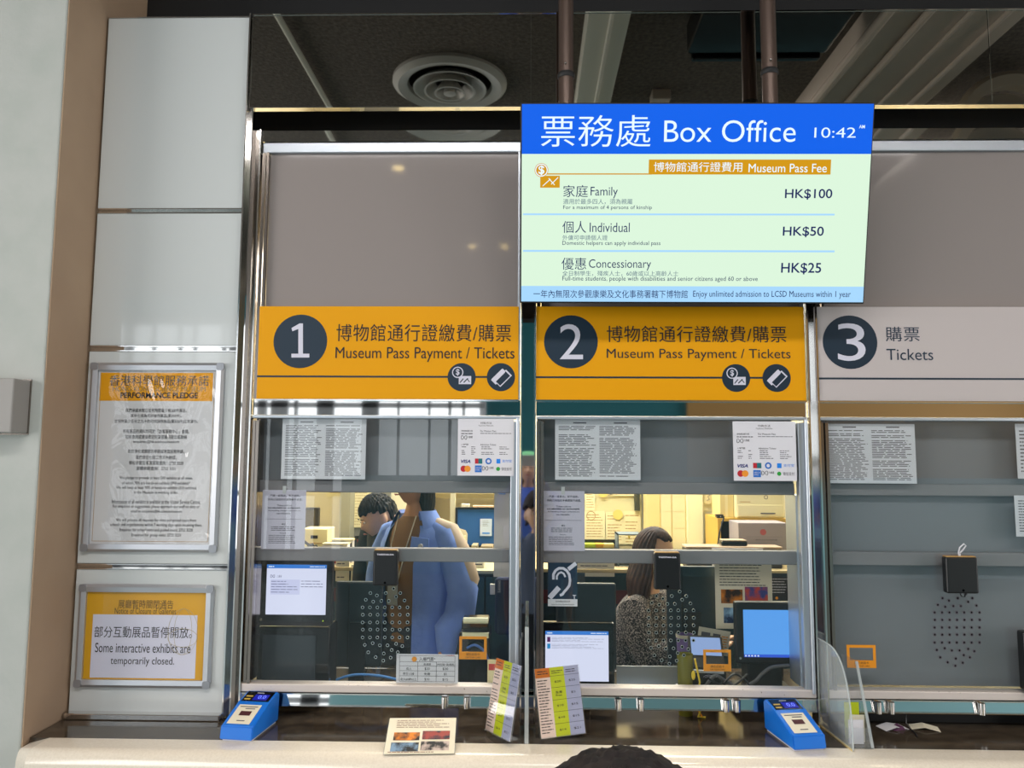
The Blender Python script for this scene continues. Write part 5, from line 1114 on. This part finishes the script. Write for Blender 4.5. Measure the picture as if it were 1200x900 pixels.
b = B()
for z in (0, t.h * .5, t.h - .006): b.box(-t.w / 2, t.w / 2, 0, .14, z, z + .006)
for x in (-t.w / 2, t.w / 2 - .006): b.box(x, x + .006, 0, .14, 0, t.h)
t.add('rack_body', b, mat('rack_grey', (112, 128, 138), .4)); t.add('paper_stack', B().box(-t.w * .42, t.w * .3, .004, .12, t.h * .5 + .006, t.h * .62), M_warm); t.add('file', B().box(-t.w * .42, t.w * .42, .004, .13, .006, t.h * .3), M_blackp); t.add('clip', B().prism([(-.01, -.001, t.h - .01), (.004, -.001, t.h - .01), (-.003, -.001, t.h - .03)], (0, .003, 0)), mat('strap_yellow', (220, 190, 40), .5))
t = flat('partition_sheet', 'long printed sheet pinned on the partition behind window two', 'paper', (676, 655, 720, 675.5), PY - .006, M_cream, 'sheets pinned on the partition', .003); printed(t, 4, M_inkg)
# inner work counter that the tills stand on, and its dark monitors
t = T('work_counter', 'dark staff work counter inside the glass, level with the stone ledge', 'counter', (.4, .63, 0)); t.add('top', B().box(-1.9, 1.9, 0, .06, Z_LEDGE - .03, Z_LEDGE, .004), M_ledge); t.add('drawer_front', B().box(-1.9, 1.9, .02, .055, .0, Z_LEDGE - .03), M_black)
def mon_back(lab, box, Y):
    x0, z0, x1, z1 = pbox(*box, Y); t = T('computer_monitor', lab, 'monitor', ((x0 + x1) / 2, Y, Z_LEDGE), group='staff monitors seen from behind'); w = x1 - x0; h = z1 - Z_LEDGE
    t.add('shell', B().box(-w / 2, w / 2, 0, .03, .06, h, .008, 3), mat('monitor_back', (34, 46, 52), .4)); t.add('seam', B().box(-w * .22, -w * .19, -.002, 0, .07, h - .01), M_blackp); t.add('stand', B().box(-.03, .03, -.012, 0, .006, h * .6), M_blackp); t.add('base', B().box(-.09, .09, -.05, .06, 0, .006), M_blackp)
mon_back('dark back of a staff monitor left of the speech holes in window one', (391, 682, 448, 770), .42)
mon_back('dark back of a staff monitor behind the hearing loop sign', (652, 684, 722, 780), .42)
mon_back('dark back of a staff monitor left of the photo poster', (783, 664, 840, 770), .50)

# ------------------------------------------------------------------ people
M_skin = mat('skin', (214, 168, 136), 0.5); M_skin2 = mat('skin_warm', (206, 152, 112), 0.5)
M_hair = mat('hair_black', (20, 17, 17), 0.6, spec=.25, noise=((40, 33, 31), 60, 3, .35, .7)); M_hairb = mat('hair_brown', (58, 38, 30), 0.5, spec=.3, noise=((86, 60, 48), 50, 3, .4, .75))
def ev_mesh(o):
    dg = bpy.context.evaluated_depsgraph_get(); return bpy.data.meshes.new_from_object(o.evaluated_get(dg))
def head_bm(c, s, yaw, pitch=0.0, roll=0.0):
    """one head: skull, jaw, nose, lips, chin, ears; face looks to local -y"""
    bm = bmesh.new(); bmesh.ops.create_icosphere(bm, subdivisions=5, radius=1.0)
    g = lambda p, q, r: math.exp(-((p[0] - q[0]) ** 2 + (p[1] - q[1]) ** 2) / (r * r))
    for v in bm.verts:
        d = v.co.normalized(); x, y, z = d
        r = Vector((x * .074, y * .094 + .006, z * .112))
        if z < 0: r.x *= 1 - .30 * (-z) ** 1.4; r.y = r.y * (1 - .16 * (-z) ** 2) - .010 * (-z)
        if y < 0:
            r.y -= .022 * g((x, z), (0, -.20), .13) + .012 * g((x, z), (0, -.02), .10)            # nose
            r.y -= .007 * g((x, z), (0, -.50), .14) + .010 * g((x, z), (0, -.82), .16)            # lips, chin
            r.y += .009 * (g((x, z), (.36, .06), .16) + g((x, z), (-.36, .06), .16))              # eye sockets
            r.y += .004 * g((x, z), (0, -.40), .06) + .004 * g((x, z), (0, -.64), .08)
            r.y -= .004 * (g((x, z), (.33, .26), .14) + g((x, z), (-.33, .26), .14))
        v.co = r
    for sx in (-1, 1):
        e = bmesh.ops.create_icosphere(bm, subdivisions=3, radius=1.0)
        for v in e['verts']: v.co = Vector((sx * (.074 + .010 * v.co.x * sx + .006), .012 + v.co.y * .018, -.012 + v.co.z * .031))
    M_ = Matrix.Translation(Vector(c)) @ (Matrix.Rotation(yaw, 3, 'Z') @ Matrix.Rotation(pitch, 3, 'X') @ Matrix.Rotation(roll, 3, 'Y')).to_4x4() @ Matrix.Scale(s, 4)
    bm.transform(M_); return bm, M_
def body(name, nodes, edges, head, voxel=.007):
    """skeleton grown with a skin modifier, fused with the head into one surface; nodes: (position, radius)"""
    me = bpy.data.meshes.new('sk'); me.from_pydata([n[0] for n in nodes], edges, []); o = bpy.data.objects.new('sk', me); COL.objects.link(o)
    md = o.modifiers.new('s', 'SKIN'); md.use_smooth_shade = True
    for i, sv in enumerate(me.skin_vertices[0].data):
        r = nodes[i][1]; sv.radius = (r, r) if not isinstance(r, tuple) else r; sv.use_root = (i == 0)
    o.modifiers.new('d', 'SUBSURF').levels = 2
    m1 = ev_mesh(o); bpy.data.objects.remove(o)
    bm = bmesh.new(); bm.from_mesh(m1); hb, HM = head_bm(*head); m2 = bpy.data.meshes.new('h'); hb.to_mesh(m2); hb.free(); bm.from_mesh(m2)
    m3 = bpy.data.meshes.new('b'); bm.to_mesh(m3); bm.free(); o = bpy.data.objects.new('b', m3); COL.objects.link(o)
    rm = o.modifiers.new('r', 'REMESH'); rm.mode = 'VOXEL'; rm.voxel_size = voxel; rm.use_smooth_shade = True
    sm = o.modifiers.new('f', 'SMOOTH'); sm.factor = .5; sm.iterations = 2
    m4 = ev_mesh(o); bpy.data.objects.remove(o)
    for m in (m1, m2, m3): bpy.data.meshes.remove(m)
    for p in m4.polygons: p.use_smooth = True
    m4.name = name; return m4, HM
def add_mesh(t, name, me, m):
    me.materials.append(m); o = bpy.data.objects.new(name, me); COL.objects.link(o); o.parent = t.o; return o
def hand(nodes, edges, root, d, side, thumb, s=1.0, curl=.35):
    """palm and five fingers rooted at node index root; d: pointing direction, side: across the palm, towards the little finger"""
    d = Vector(d).normalized(); side = Vector(side); side = (side - d * side.dot(d)).normalized(); nrm = d.cross(side) * thumb
    w0 = Vector(nodes[root][0]); pm = len(nodes); nodes.append((tuple(w0 + d * .045 * s), .022 * s)); edges.append((root, pm))
    for k, (u, L_) in enumerate(((-.030, .072), (-.010, .082), (.010, .076), (.028, .060))):
        b0 = w0 + d * .085 * s + side * u * s; i = len(nodes)
        nodes += [(tuple(b0), .0098 * s), (tuple(b0 + (d * .5 + nrm * curl * .25) * L_ * s), .0088 * s), (tuple(b0 + (d * .86 + nrm * curl) * L_ * s), .0078 * s)]
        edges += [(pm, i), (i, i + 1), (i + 1, i + 2)]
    i = len(nodes); t0 = w0 + d * .03 * s - side * .03 * s
    nodes += [(tuple(t0), .012 * s), (tuple(t0 + (d * .03 - side * .022 + nrm * .01) * s), .0105 * s), (tuple(t0 + (d * .058 - side * .028 + nrm * .024) * s), .009 * s)]
    edges += [(pm, i), (i, i + 1), (i + 1, i + 2)]
def hair(HM, length=0.0, front=.30, m=None, thick=1.10, part=0.0, wave=0.0, back=0.0, curl=1.0, wide=1.0):
    """hair mass over the skull in head space: cut away over the face, falling by length behind and at the sides"""
    bm = bmesh.new(); bmesh.ops.create_icosphere(bm, subdivisions=6, radius=1.0)
    for v in bm.verts:
        x, y, z = v.co.normalized()
        r = Vector((x * .074 * thick + 0, (y * .094 + .006) * thick + .004, z * .112 * thick + .004))
        strand = .0018 * math.sin(34 * math.atan2(x, y + .2) + 4 * z) + .0012 * math.sin(61 * math.atan2(x, y) + 9 * z)
        r += Vector((x, y, z)) * strand
        if length < .02: r += curl * Vector((x, y, z)) * (.0045 * max(0, math.sin(19 * math.atan2(x, y) + 3 * z) * math.sin(13 * z + 5 * x)) + .003 * math.sin(47 * x + 31 * y))
        edge = front + .06 * math.sin(17 * x + 2) + .03 * math.sin(41 * x)
        face = (y < -.12 and z < edge) or (y < .02 and z < -.02 and length < .02)
        ear = length < .02 and abs(x) > .55 and -.45 < z < .12 and y < .42
        if length < .02 and z < -.52 + .05 * math.sin(15 * x): face = True
        if face or ear: r = Vector((x * .055, y * .060 + .012, z * .085 + .01))
        elif length >= .02 and z < 0:
            q = -z; r.z = -.01 - q * length; f = (1 + .25 * q * (1 - q)) * (1 + (wide - 1) * min(1, q * 2.5)); r.y *= 1 + (wide - 1) * min(1, q * 2.5); r.x *= f * (1 - .15 * q) / max(.35, (1 - z * z) ** .5) ** .8; r.y = r.y * .9 / max(.35, (1 - z * z) ** .5) ** .6 + back * q + wave * math.sin(7 * q + 3 * x)
        v.co = r
    bm.transform(HM); bmesh.ops.smooth_vert(bm, verts=bm.verts, factor=.4, use_axis_x=True, use_axis_y=True, use_axis_z=True)
    b = B(); b.b.free(); b.b = bm; return b
def face_parts(t, HM, body_o):
    k = B(); w = B()
    for sx in (-1, 1):
        p = Vector((sx * .027, -.082, .008)); k.ball(p, .0115, .006, .0058, 3)
    k.b.transform(HM); e = t.add('eye', k, mat('eye_white', (226, 220, 214), .3), parent=body_o, smooth=True)
    k = B()
    for sx in (-1, 1): k.ball((sx * .027, -.0868, .008), .0052, .003, .0052, 3)
    k.b.transform(HM); t.add('iris', k, mat('iris', (30, 20, 16), .2), parent=body_o, smooth=True)
    k = B()
    for sx in (-1, 1): k.tube([(sx * .012, -.0925, .026), (sx * .027, -.0935, .031), (sx * .043, -.0845, .026)], [.0022, .003, .0018], 6)
    k.b.transform(HM); t.add('eyebrow', k, M_hair, parent=body_o, smooth=True)
    k = B().tube([(-.021, -.0905, -.0555), (-.008, -.0985, -.053), (0, -.099, -.0545), (.008, -.0985, -.053), (.021, -.0905, -.0555)], [.0015, .004, .0042, .004, .0015], 8)
    k.b.transform(HM); t.add('lips', k, mat('lips', (176, 92, 84), .4), parent=body_o, smooth=True)
def ell(cx, cy, z, a, bq, n=28, gap=0.0, rot=0.0):
    """ring around the torso, phi = 0 at the front (-y); gap leaves the front open"""
    o = []
    for k in range(n):
        ph = gap + (2 * PI - 2 * gap) * k / (n - 1 if gap else n); o.append((cx + a * math.sin(ph), cy - bq * math.cos(ph), z))
    return o
def stand_person(t, s, facing, head_yaw, head_pitch, head_dy=0.0, arm_l=None, arm_r=None, hs=1.0):
    """standing figure in local space (faces -y before the empty's own rotation); s = height / 1.70"""
    N = [((0, 0, .94), (.115, .095)), ((0, -.005, 1.08), (.105, .082)), ((0, -.01, 1.24), (.125, .088)), ((0, 0, 1.37), (.085, .062)), ((0, -.005, 1.455), .052), ((0, -.015, 1.53), .050)]
    E_ = [(0, 1), (1, 2), (2, 3), (3, 4), (4, 5)]
    for sx, arm in ((-1, arm_r), (1, arm_l)):
        i = len(N); N += [((sx * .145, .005, 1.345), .042)]; E_ += [(3, i)]
        arm = arm or [((sx * .235, .01, 1.12), .042), ((sx * .235, -.06, .88), .029)]
        for p, r in arm: N.append((p, r)); E_.append((len(N) - 2, len(N) - 1))
        p0, p1 = Vector(arm[-2][0]), Vector(arm[-1][0]); hand(N, E_, len(N) - 1, p1 - p0, (0, 1, 0) if abs((p1 - p0).normalized().y) < .8 else (0, 0, -1), sx)
    for sx in (-1, 1):
        i = len(N); N += [((sx * .085, 0, .86), .085), ((sx * .09, -.01, .48), .058), ((sx * .09, .015, .10), .040), ((sx * .095, -.11, .035), .036)]; E_ += [(0, i), (i, i + 1), (i + 1, i + 2), (i + 2, i + 3)]
    N = [((p[0] * s, p[1] * s, p[2] * s), tuple(q * s for q in r) if isinstance(r, tuple) else r * s) for p, r in N]
    return body('body', N, E_, ((0, (-.03 + head_dy) * s, 1.60 * s), s * hs, head_yaw, head_pitch), .008)
def trousers(t, s, m, name='trousers'):
    b = B(); 
    for sx in (-1, 1):
        b.loft([[(sx * .09 * s + r * s * math.cos(a), (y + r * 1.05 * math.sin(a)) * s, z * s) for a in [2 * PI * k / 20 for k in range(20)]] for z, r, y in ((.06, .07, .01), (.3, .076, .01), (.5, .083, 0), (.8, .105, 0), (.93, .112, 0))])
    b.loft([ell(0, 0, z * s, a * s, c * s, 28) for z, a, c in ((.84, .185, .13), (.92, .187, .13), (1.0, .165, .118))])
    t.add(name, b, m, smooth=True)
    b = B()
    for sx in (-1, 1): b.loft([[(sx * .095 * s + w * s * math.cos(a), (cy + l * math.sin(a)) * s, z * s) for a in [2 * PI * k / 20 for k in range(20)]] for z, w, l, cy in ((0, .048, .135, -.05), (.03, .050, .137, -.05), (.06, .046, .11, -.03), (.10, .045, .06, .01))])
    t.add('shoes', b, mat('shoe_dark', (40, 38, 42), .5), smooth=True)

# -- man in the open blue jacket, standing behind window one
hx = W(490, 600, .86)
s = .932
t = T('person', 'standing person in an open blue jacket over a brown shirt, behind window one', 'person', (W(489, 600, .90).x, .90, 0), (0, 0, rA(-32)))
armL = [((.262, .02, 1.07), .040), ((.232, -.05, .86), .027)]; armR = [((-.215, -.01, 1.11), .040), ((-.15, -.07, .92), .027)]
me, HM = stand_person(t, s, 0, rA(-22), rA(4), 0, armL, armR); bo = add_mesh(t, 'body', me, M_skin2); face_parts(t, HM, bo)
t.add('hair', hair(HM, .15, .34, thick=1.10, back=.015), M_hair, smooth=True)
M_jk = mat('jacket_blue', (132, 164, 240), .8, noise=((112, 144, 226), 7, 4, .35, .7), bump=(14, .5)); M_yoke = mat('jacket_beige', (206, 184, 160), .8); M_shirt = mat('shirt_brown', (142, 104, 62), .85)
t.add('shirt', B().loft([ell(0, -.006 * s, z * s, a * s, c * s) for z, a, c in ((.86, .165, .125), (1.0, .152, .122), (1.2, .165, .126), (1.33, .160, .108), (1.40, .118, .086), (1.435, .068, .064))]), M_shirt, smooth=True)
trousers(t, s, mat('trouser_dark', (44, 48, 60), .8))
jk = B()
R_ = [(.80, .205, .165, .50), (.90, .205, .165, .48), (1.05, .205, .158, .46), (1.22, .212, .155, .46), (1.30, .200, .138, .52), (1.37, .168, .112, .60), (1.425, .085, .080, .78)]
rings = []
for i, (z, a, c, gp) in enumerate(R_):
    rg = ell(0, .004, z * s, a * s, c * s, 44, gp)
    rings.append([(x * (1 + .018 * math.sin(9 * k * .5 + z * 7)), y * (1 + .03 * math.sin(k * .9 + z * 11)), zz) for k, (x, y, zz) in enumerate(rg)])
jk.loft(rings, closed=False, caps=False)
bmesh.ops.solidify(jk.b, geom=list(jk.b.faces), thickness=.008)
for sx, ar in ((-1, armR), (1, armL)):
    pts = [Vector((sx * .10, .005, 1.375)), Vector((sx * .165, .005, 1.345)), Vector((sx * .212, .008, 1.25)), Vector(ar[0][0]) + Vector((sx * .004, 0, .03)), Vector(ar[0][0]) + Vector((0, -.02, -.09)), Vector(ar[1][0]) + Vector((0, 0, .07)), Vector(ar[1][0]) + Vector((0, -.008, -.05))]
    jk.tube([p * s for p in pts], [.045 * s, .062 * s, .070 * s, .074 * s, .074 * s, .062 * s, .040 * s], 18)
jo = t.add('jacket', jk, M_jk, smooth=True)
col = B(); col.loft([ell(0, 0, z * s, a * s, c * s, 30, gp) for z, a, c, gp in ((1.405, .098, .086, .80), (1.445, .078, .080, .78), (1.462, .090, .090, .80), (1.42, .118, .108, .85), (1.375, .135, .124, .90))], closed=False, caps=False); bmesh.ops.solidify(col.b, geom=list(col.b.faces), thickness=.006)
t.add('collar', col, M_jk, parent=jo, smooth=True)
yk = B(); pts = [Vector((.10, .022, 1.392)), Vector((.170, .026, 1.362)), Vector((.224, .030, 1.262)), Vector((.262, .040, 1.145)), Vector((.256, .018, 1.05))]
yk.tube([p * s for p in pts], [.040 * s, .058 * s, .068 * s, .070 * s, .052 * s], 16); t.add('shoulder_panel', yk, M_yoke, parent=jo, smooth=True, label='beige sleeve panel')
fp = B(); 
a0 = [(.080, -.130, 1.350), (.150, -.092, 1.340), (.158, -.100, 1.290), (.118, -.126, 1.276), (.080, -.141, 1.295)]
fp.prism([tuple(v * s for v in p) for p in a0], (.003, -.006, 0)); t.add('pocket_flap', fp, M_jk, parent=jo)
t.add('snap_button', B().cyl((.124 * s, -.112 * s, 1.308 * s), (.132 * s, -.132 * s, 1.308 * s), .010, seg=18), M_white, parent=jo)
t.add('lanyard', B().tube([(.055 * s, -.072 * s, 1.44 * s), (.045 * s, -.128 * s, 1.30 * s), (-.01 * s, -.136 * s, 1.10 * s)], .0028, 6).tube([(-.055 * s, -.072 * s, 1.44 * s), (-.05 * s, -.128 * s, 1.30 * s), (-.012 * s, -.136 * s, 1.10 * s)], .0028, 6), M_cream, smooth=True)
t.add('badge', B().box(-.04, .018, -.146, -.142, .96, 1.06, .002), mat('badge_grey', (150, 156, 160), .3))

# -- dark-haired colleague bending over, beside the jacket
hc = W(442, 606, 1.28)
t = T('person', 'dark-haired person in black bowing the head, partly behind the blue jacket', 'person', (hc.x + .085, 1.31, 0), (0, 0, rA(-30)))
I_ = t.I; h0 = I_ @ Vector((hc.x, hc.y, hc.z)); hp = (h0.x, h0.y, h0.z)
N = [((0, .04, .82), (.115, .095)), ((0, .04, .95), (.105, .085)), ((0, .02, 1.10), (.12, .085)), ((0, .01, 1.24), (.085, .06)), ((hp[0] * .5, hp[1] * .45 + .02, 1.30), .05), ((hp[0], hp[1] + .02, hp[2] - .055), .046)]
E_ = [(0, 1), (1, 2), (2, 3), (3, 4), (4, 5)]
for sx in (-1, 1):
    i = len(N); N += [((sx * .155, .02, 1.22), .052), ((sx * .20, .0, 1.0), .04), ((sx * .19, -.05, .80), .028)]; E_ += [(3, i), (i, i + 1), (i + 1, i + 2)]; hand(N, E_, len(N) - 1, (0, -.2, -1), (0, 1, 0), sx)
for sx in (-1, 1):
    i = len(N); N += [((sx * .085, .04, .76), .085), ((sx * .09, .03, .42), .056), ((sx * .09, .04, .09), .038), ((sx * .095, -.08, .035), .035)]; E_ += [(0, i), (i, i + 1), (i + 1, i + 2), (i + 2, i + 3)]
me, HM = body('body', N, E_, (hp, .93, rA(-32), rA(24)), .008); bo = add_mesh(t, 'body', me, M_skin); face_parts(t, HM, bo)
t.add('hair', hair(HM, 0, .34, thick=1.13), M_hair, smooth=True)
M_blk = mat('shirt_black', (28, 30, 36), .85)
b = B().loft([ell(0, y, z, a, c) for z, a, c, y in ((.72, .175, .14, .04), (.92, .16, .13, .04), (1.08, .17, .13, .02), (1.21, .165, .11, .01), (1.285, .08, .08, .0))])
for sx in (-1, 1): b.tube([(sx * .10, .02, 1.23), (sx * .165, .02, 1.21), (sx * .19, .01, 1.10), (sx * .20, .0, 1.0), (sx * .195, -.03, .86)], [.05, .068, .062, .058, .046], 16)
t.add('shirt', b, M_blk, smooth=True)
b = B()
for sx in (-1, 1): b.loft([[(sx * .09 + r * math.cos(a), y + r * math.sin(a), z) for a in [2 * PI * k / 18 for k in range(18)]] for z, r, y in ((.06, .065, .04), (.42, .075, .03), (.74, .10, .04))])
b.loft([ell(0, .04, z, .18, .13) for z in (.68, .84)]); t.add('trousers', b, mat('trouser_dark', (44, 48, 60), .8), smooth=True)

# -- seated woman behind window two
hc = W(768, 645, 1.02)
t = T('person', 'seated long-haired person in a speckled grey cardigan behind window two', 'person', (hc.x - .02, 1.04, 0), (0, 0, rA(64)))
h0 = t.I @ Vector((hc.x, hc.y, hc.z - .012)); hp = (h0.x, h0.y, h0.z)
N = [((0, .06, .52), (.125, .10)), ((0, .07, .66), (.105, .085)), ((0, .055, .80), (.12, .088)), ((0, .03, .935), (.10, .07)), ((hp[0] * .6, hp[1] * .5 + .02, 1.0), .047), ((hp[0], hp[1] + .02, hp[2] - .05), .045)]
E_ = [(0, 1), (1, 2), (2, 3), (3, 4), (4, 5)]
for sx in (-1, 1):
    i = len(N); N += [((sx * .15, .03, .93), .048), ((sx * .20, -.04, .74), .038), ((sx * .12, -.24, .79), .026)]; E_ += [(3, i), (i, i + 1), (i + 1, i + 2)]; hand(N, E_, len(N) - 1, (-sx * .25, -1, 0), (sx, 0, 0), sx)
for sx in (-1, 1):
    i = len(N); N += [((sx * .09, -.04, .52), .08), ((sx * .10, -.36, .50), .058), ((sx * .10, -.34, .10), .038), ((sx * .10, -.46, .035), .034)]; E_ += [(0, i), (i, i + 1), (i + 1, i + 2), (i + 2, i + 3)]
me, HM = body('body', N, E_, (hp, .93, rA(14), rA(8)), .007); bo = add_mesh(t, 'body', me, M_skin); face_parts(t, HM, bo)
t.add('hair', hair(HM, .34, .58, thick=1.12, wave=.006, back=-.006, wide=1.22), M_hairb, smooth=True)
M_card = mat('cardigan_speckle', (40, 38, 42), .95, noise=((176, 164, 156), 170, 2, .48, .62), bump=(160, .7))
b = B().loft([ell(0, y, z, a, c) for z, a, c, y in ((.47, .20, .16, .06), (.60, .19, .15, .07), (.76, .185, .145, .06), (.88, .185, .13, .045), (.945, .165, .10, .03), (.985, .075, .07, .02))])
for sx in (-1, 1): b.tube([(sx * .08, .03, .94), (sx * .155, .03, .925), (sx * .19, .0, .84), (sx * .205, -.04, .74), (sx * .17, -.14, .755), (sx * .125, -.235, .79)], [.05, .072, .068, .068, .06, .045], 18)
t.add('cardigan', b, M_card, smooth=True)
t.add('paper_badge', B().box(.06, .14, -.125, -.121, .68, .90, .002), mat('badge_white', (206, 198, 210), .6))
b = B()
for sx in (-1, 1): b.tube([(sx * .08, .06, .53), (sx * .10, -.36, .52), (sx * .10, -.36, .44), (sx * .10, -.34, .08)], [.10, .075, .072, .06], 16)
t.add('trousers', b, mat('trouser_dark', (44, 48, 60), .8), smooth=True)
tp_o = t
t = T('office_chair', 'dark swivel chair under the seated person in the speckled cardigan', 'chair', tuple(tp_o.o.location), (0, 0, rA(64)), 'office chairs')
M_ch = mat('chair_black', (30, 32, 36), .8)
t.add('seat', B().box(-.23, .23, -.22, .24, .36, .415, .025, 3), M_ch); t.add('backrest', B().box(-.20, .20, .26, .31, .50, .80, .02, 3), M_ch); t.add('back_stem', B().box(-.03, .03, .27, .30, .38, .55), M_black); t.add('gas_post', B().cyl((0, 0, .08), (0, 0, .36), .025), M_black, smooth=True)
for a in range(5): t.add('foot', B().tube([(0, 0, .08), (.26 * math.cos(a * 1.2566), .26 * math.sin(a * 1.2566), .03)], .02, 8), M_black)

# -- visitor in the foreground: only the crown of the head rises into the picture
s = 0.785
hx = W(735, 900, -2.12)
t = T('person', 'visitor whose dark-haired crown rises at the bottom edge of the photo', 'person', (hx.x, -2.12, 0), (0, 0, PI))
me, HM = stand_person(t, s, 0, 0, 0, hs=1.27)
bo = add_mesh(t, 'body', me, M_skin); face_parts(t, HM, bo)
t.add('hair', hair(HM, 0, .30, thick=1.35, curl=.06), M_hair, smooth=True)
t.add('shirt', B().loft([ell(0, -.006 * s, z * s, a * s, c * s) for z, a, c in ((.86, .19, .14), (1.0, .17, .13), (1.2, .185, .135), (1.33, .19, .115), (1.41, .115, .085), (1.455, .068, .064))]).tube([Vector(p) * s for p in ((-.12, 0, 1.38), (-.18, 0, 1.38), (-.215, 0, 1.28), (-.235, .01, 1.12))], [.05 * s, .07 * s, .066 * s, .06 * s], 16).tube([Vector(p) * s for p in ((.12, 0, 1.38), (.18, 0, 1.38), (.215, 0, 1.28), (.235, .01, 1.12))], [.05 * s, .07 * s, .066 * s, .06 * s], 16), mat('visitor_shirt', (96, 110, 140), .8), smooth=True)
trousers(t, s, mat('trouser_dark', (44, 48, 60), .8))

# -- the photographer, seen only mirrored in the polished post between windows one and two
s = .95
t = T('person', 'photographer in blue with a green cap, mirrored in the steel post between windows', 'person', (.0, -3.16, 0), (0, 0, PI))
aL = [((.20, -.14, 1.22), .042), ((.075, -.40, 1.56), .028)]; aR = [((-.20, -.14, 1.22), .042), ((-.075, -.40, 1.56), .028)]
me, HM = stand_person(t, s, 0, 0, rA(-4), 0, aL, aR); bo = add_mesh(t, 'body', me, M_skin); face_parts(t, HM, bo)
t.add('hair', hair(HM, .26, .22, thick=1.12), M_hair, smooth=True)
k = B().lathe([(.001, .128), (.05, .12), (.078, .095), (.088, .06), (.087, .05)], 28); k.b.transform(HM @ Matrix.Translation((0, .004, .012))); t.add('cap', k, mat('cap_green', (120, 206, 150), .7), smooth=True)
b = B().loft([ell(0, -.006 * s, z * s, a * s, c * s) for z, a, c in ((.80, .215, .155), (1.0, .19, .14), (1.2, .195, .14), (1.33, .195, .12), (1.41, .115, .085), (1.455, .068, .064))])
for ar in (aL, aR):
    sx = 1 if ar[0][0][0] > 0 else -1; e0, e1 = Vector(ar[0][0]), Vector(ar[1][0])
    b.tube([p * s for p in (Vector((sx * .12, 0, 1.38)), Vector((sx * .18, -.01, 1.37)), (Vector((sx * .19, -.03, 1.36)) + e0) / 2, e0, (e0 + e1) / 2, e0 + (e1 - e0) * .8)], [.05, .068, .064, .058, .05, .04], 16)
t.add('jacket', b, mat('visitor_blue', (86, 120, 216), .8), smooth=True)
trousers(t, s, mat('jeans_blue', (70, 100, 180), .8))
t = T('mobile_phone', 'white mobile phone held up by the mirrored photographer', 'phone', (0, -2.682, 1.545)); t.add('body', B().box(-.075, .075, -.004, .004, 0, .075, .003), M_white)
lb = t.add('lens_block', B().box(.035, .070, .004, .006, .036, .071, .002), M_cream); 
for dx, dz in ((.044, .062), (.062, .062), (.053, .045)): t.add('lens', B().cyl((dx, .006, dz), (dx, .0075, dz), .006, seg=16), M_glossb, parent=lb)
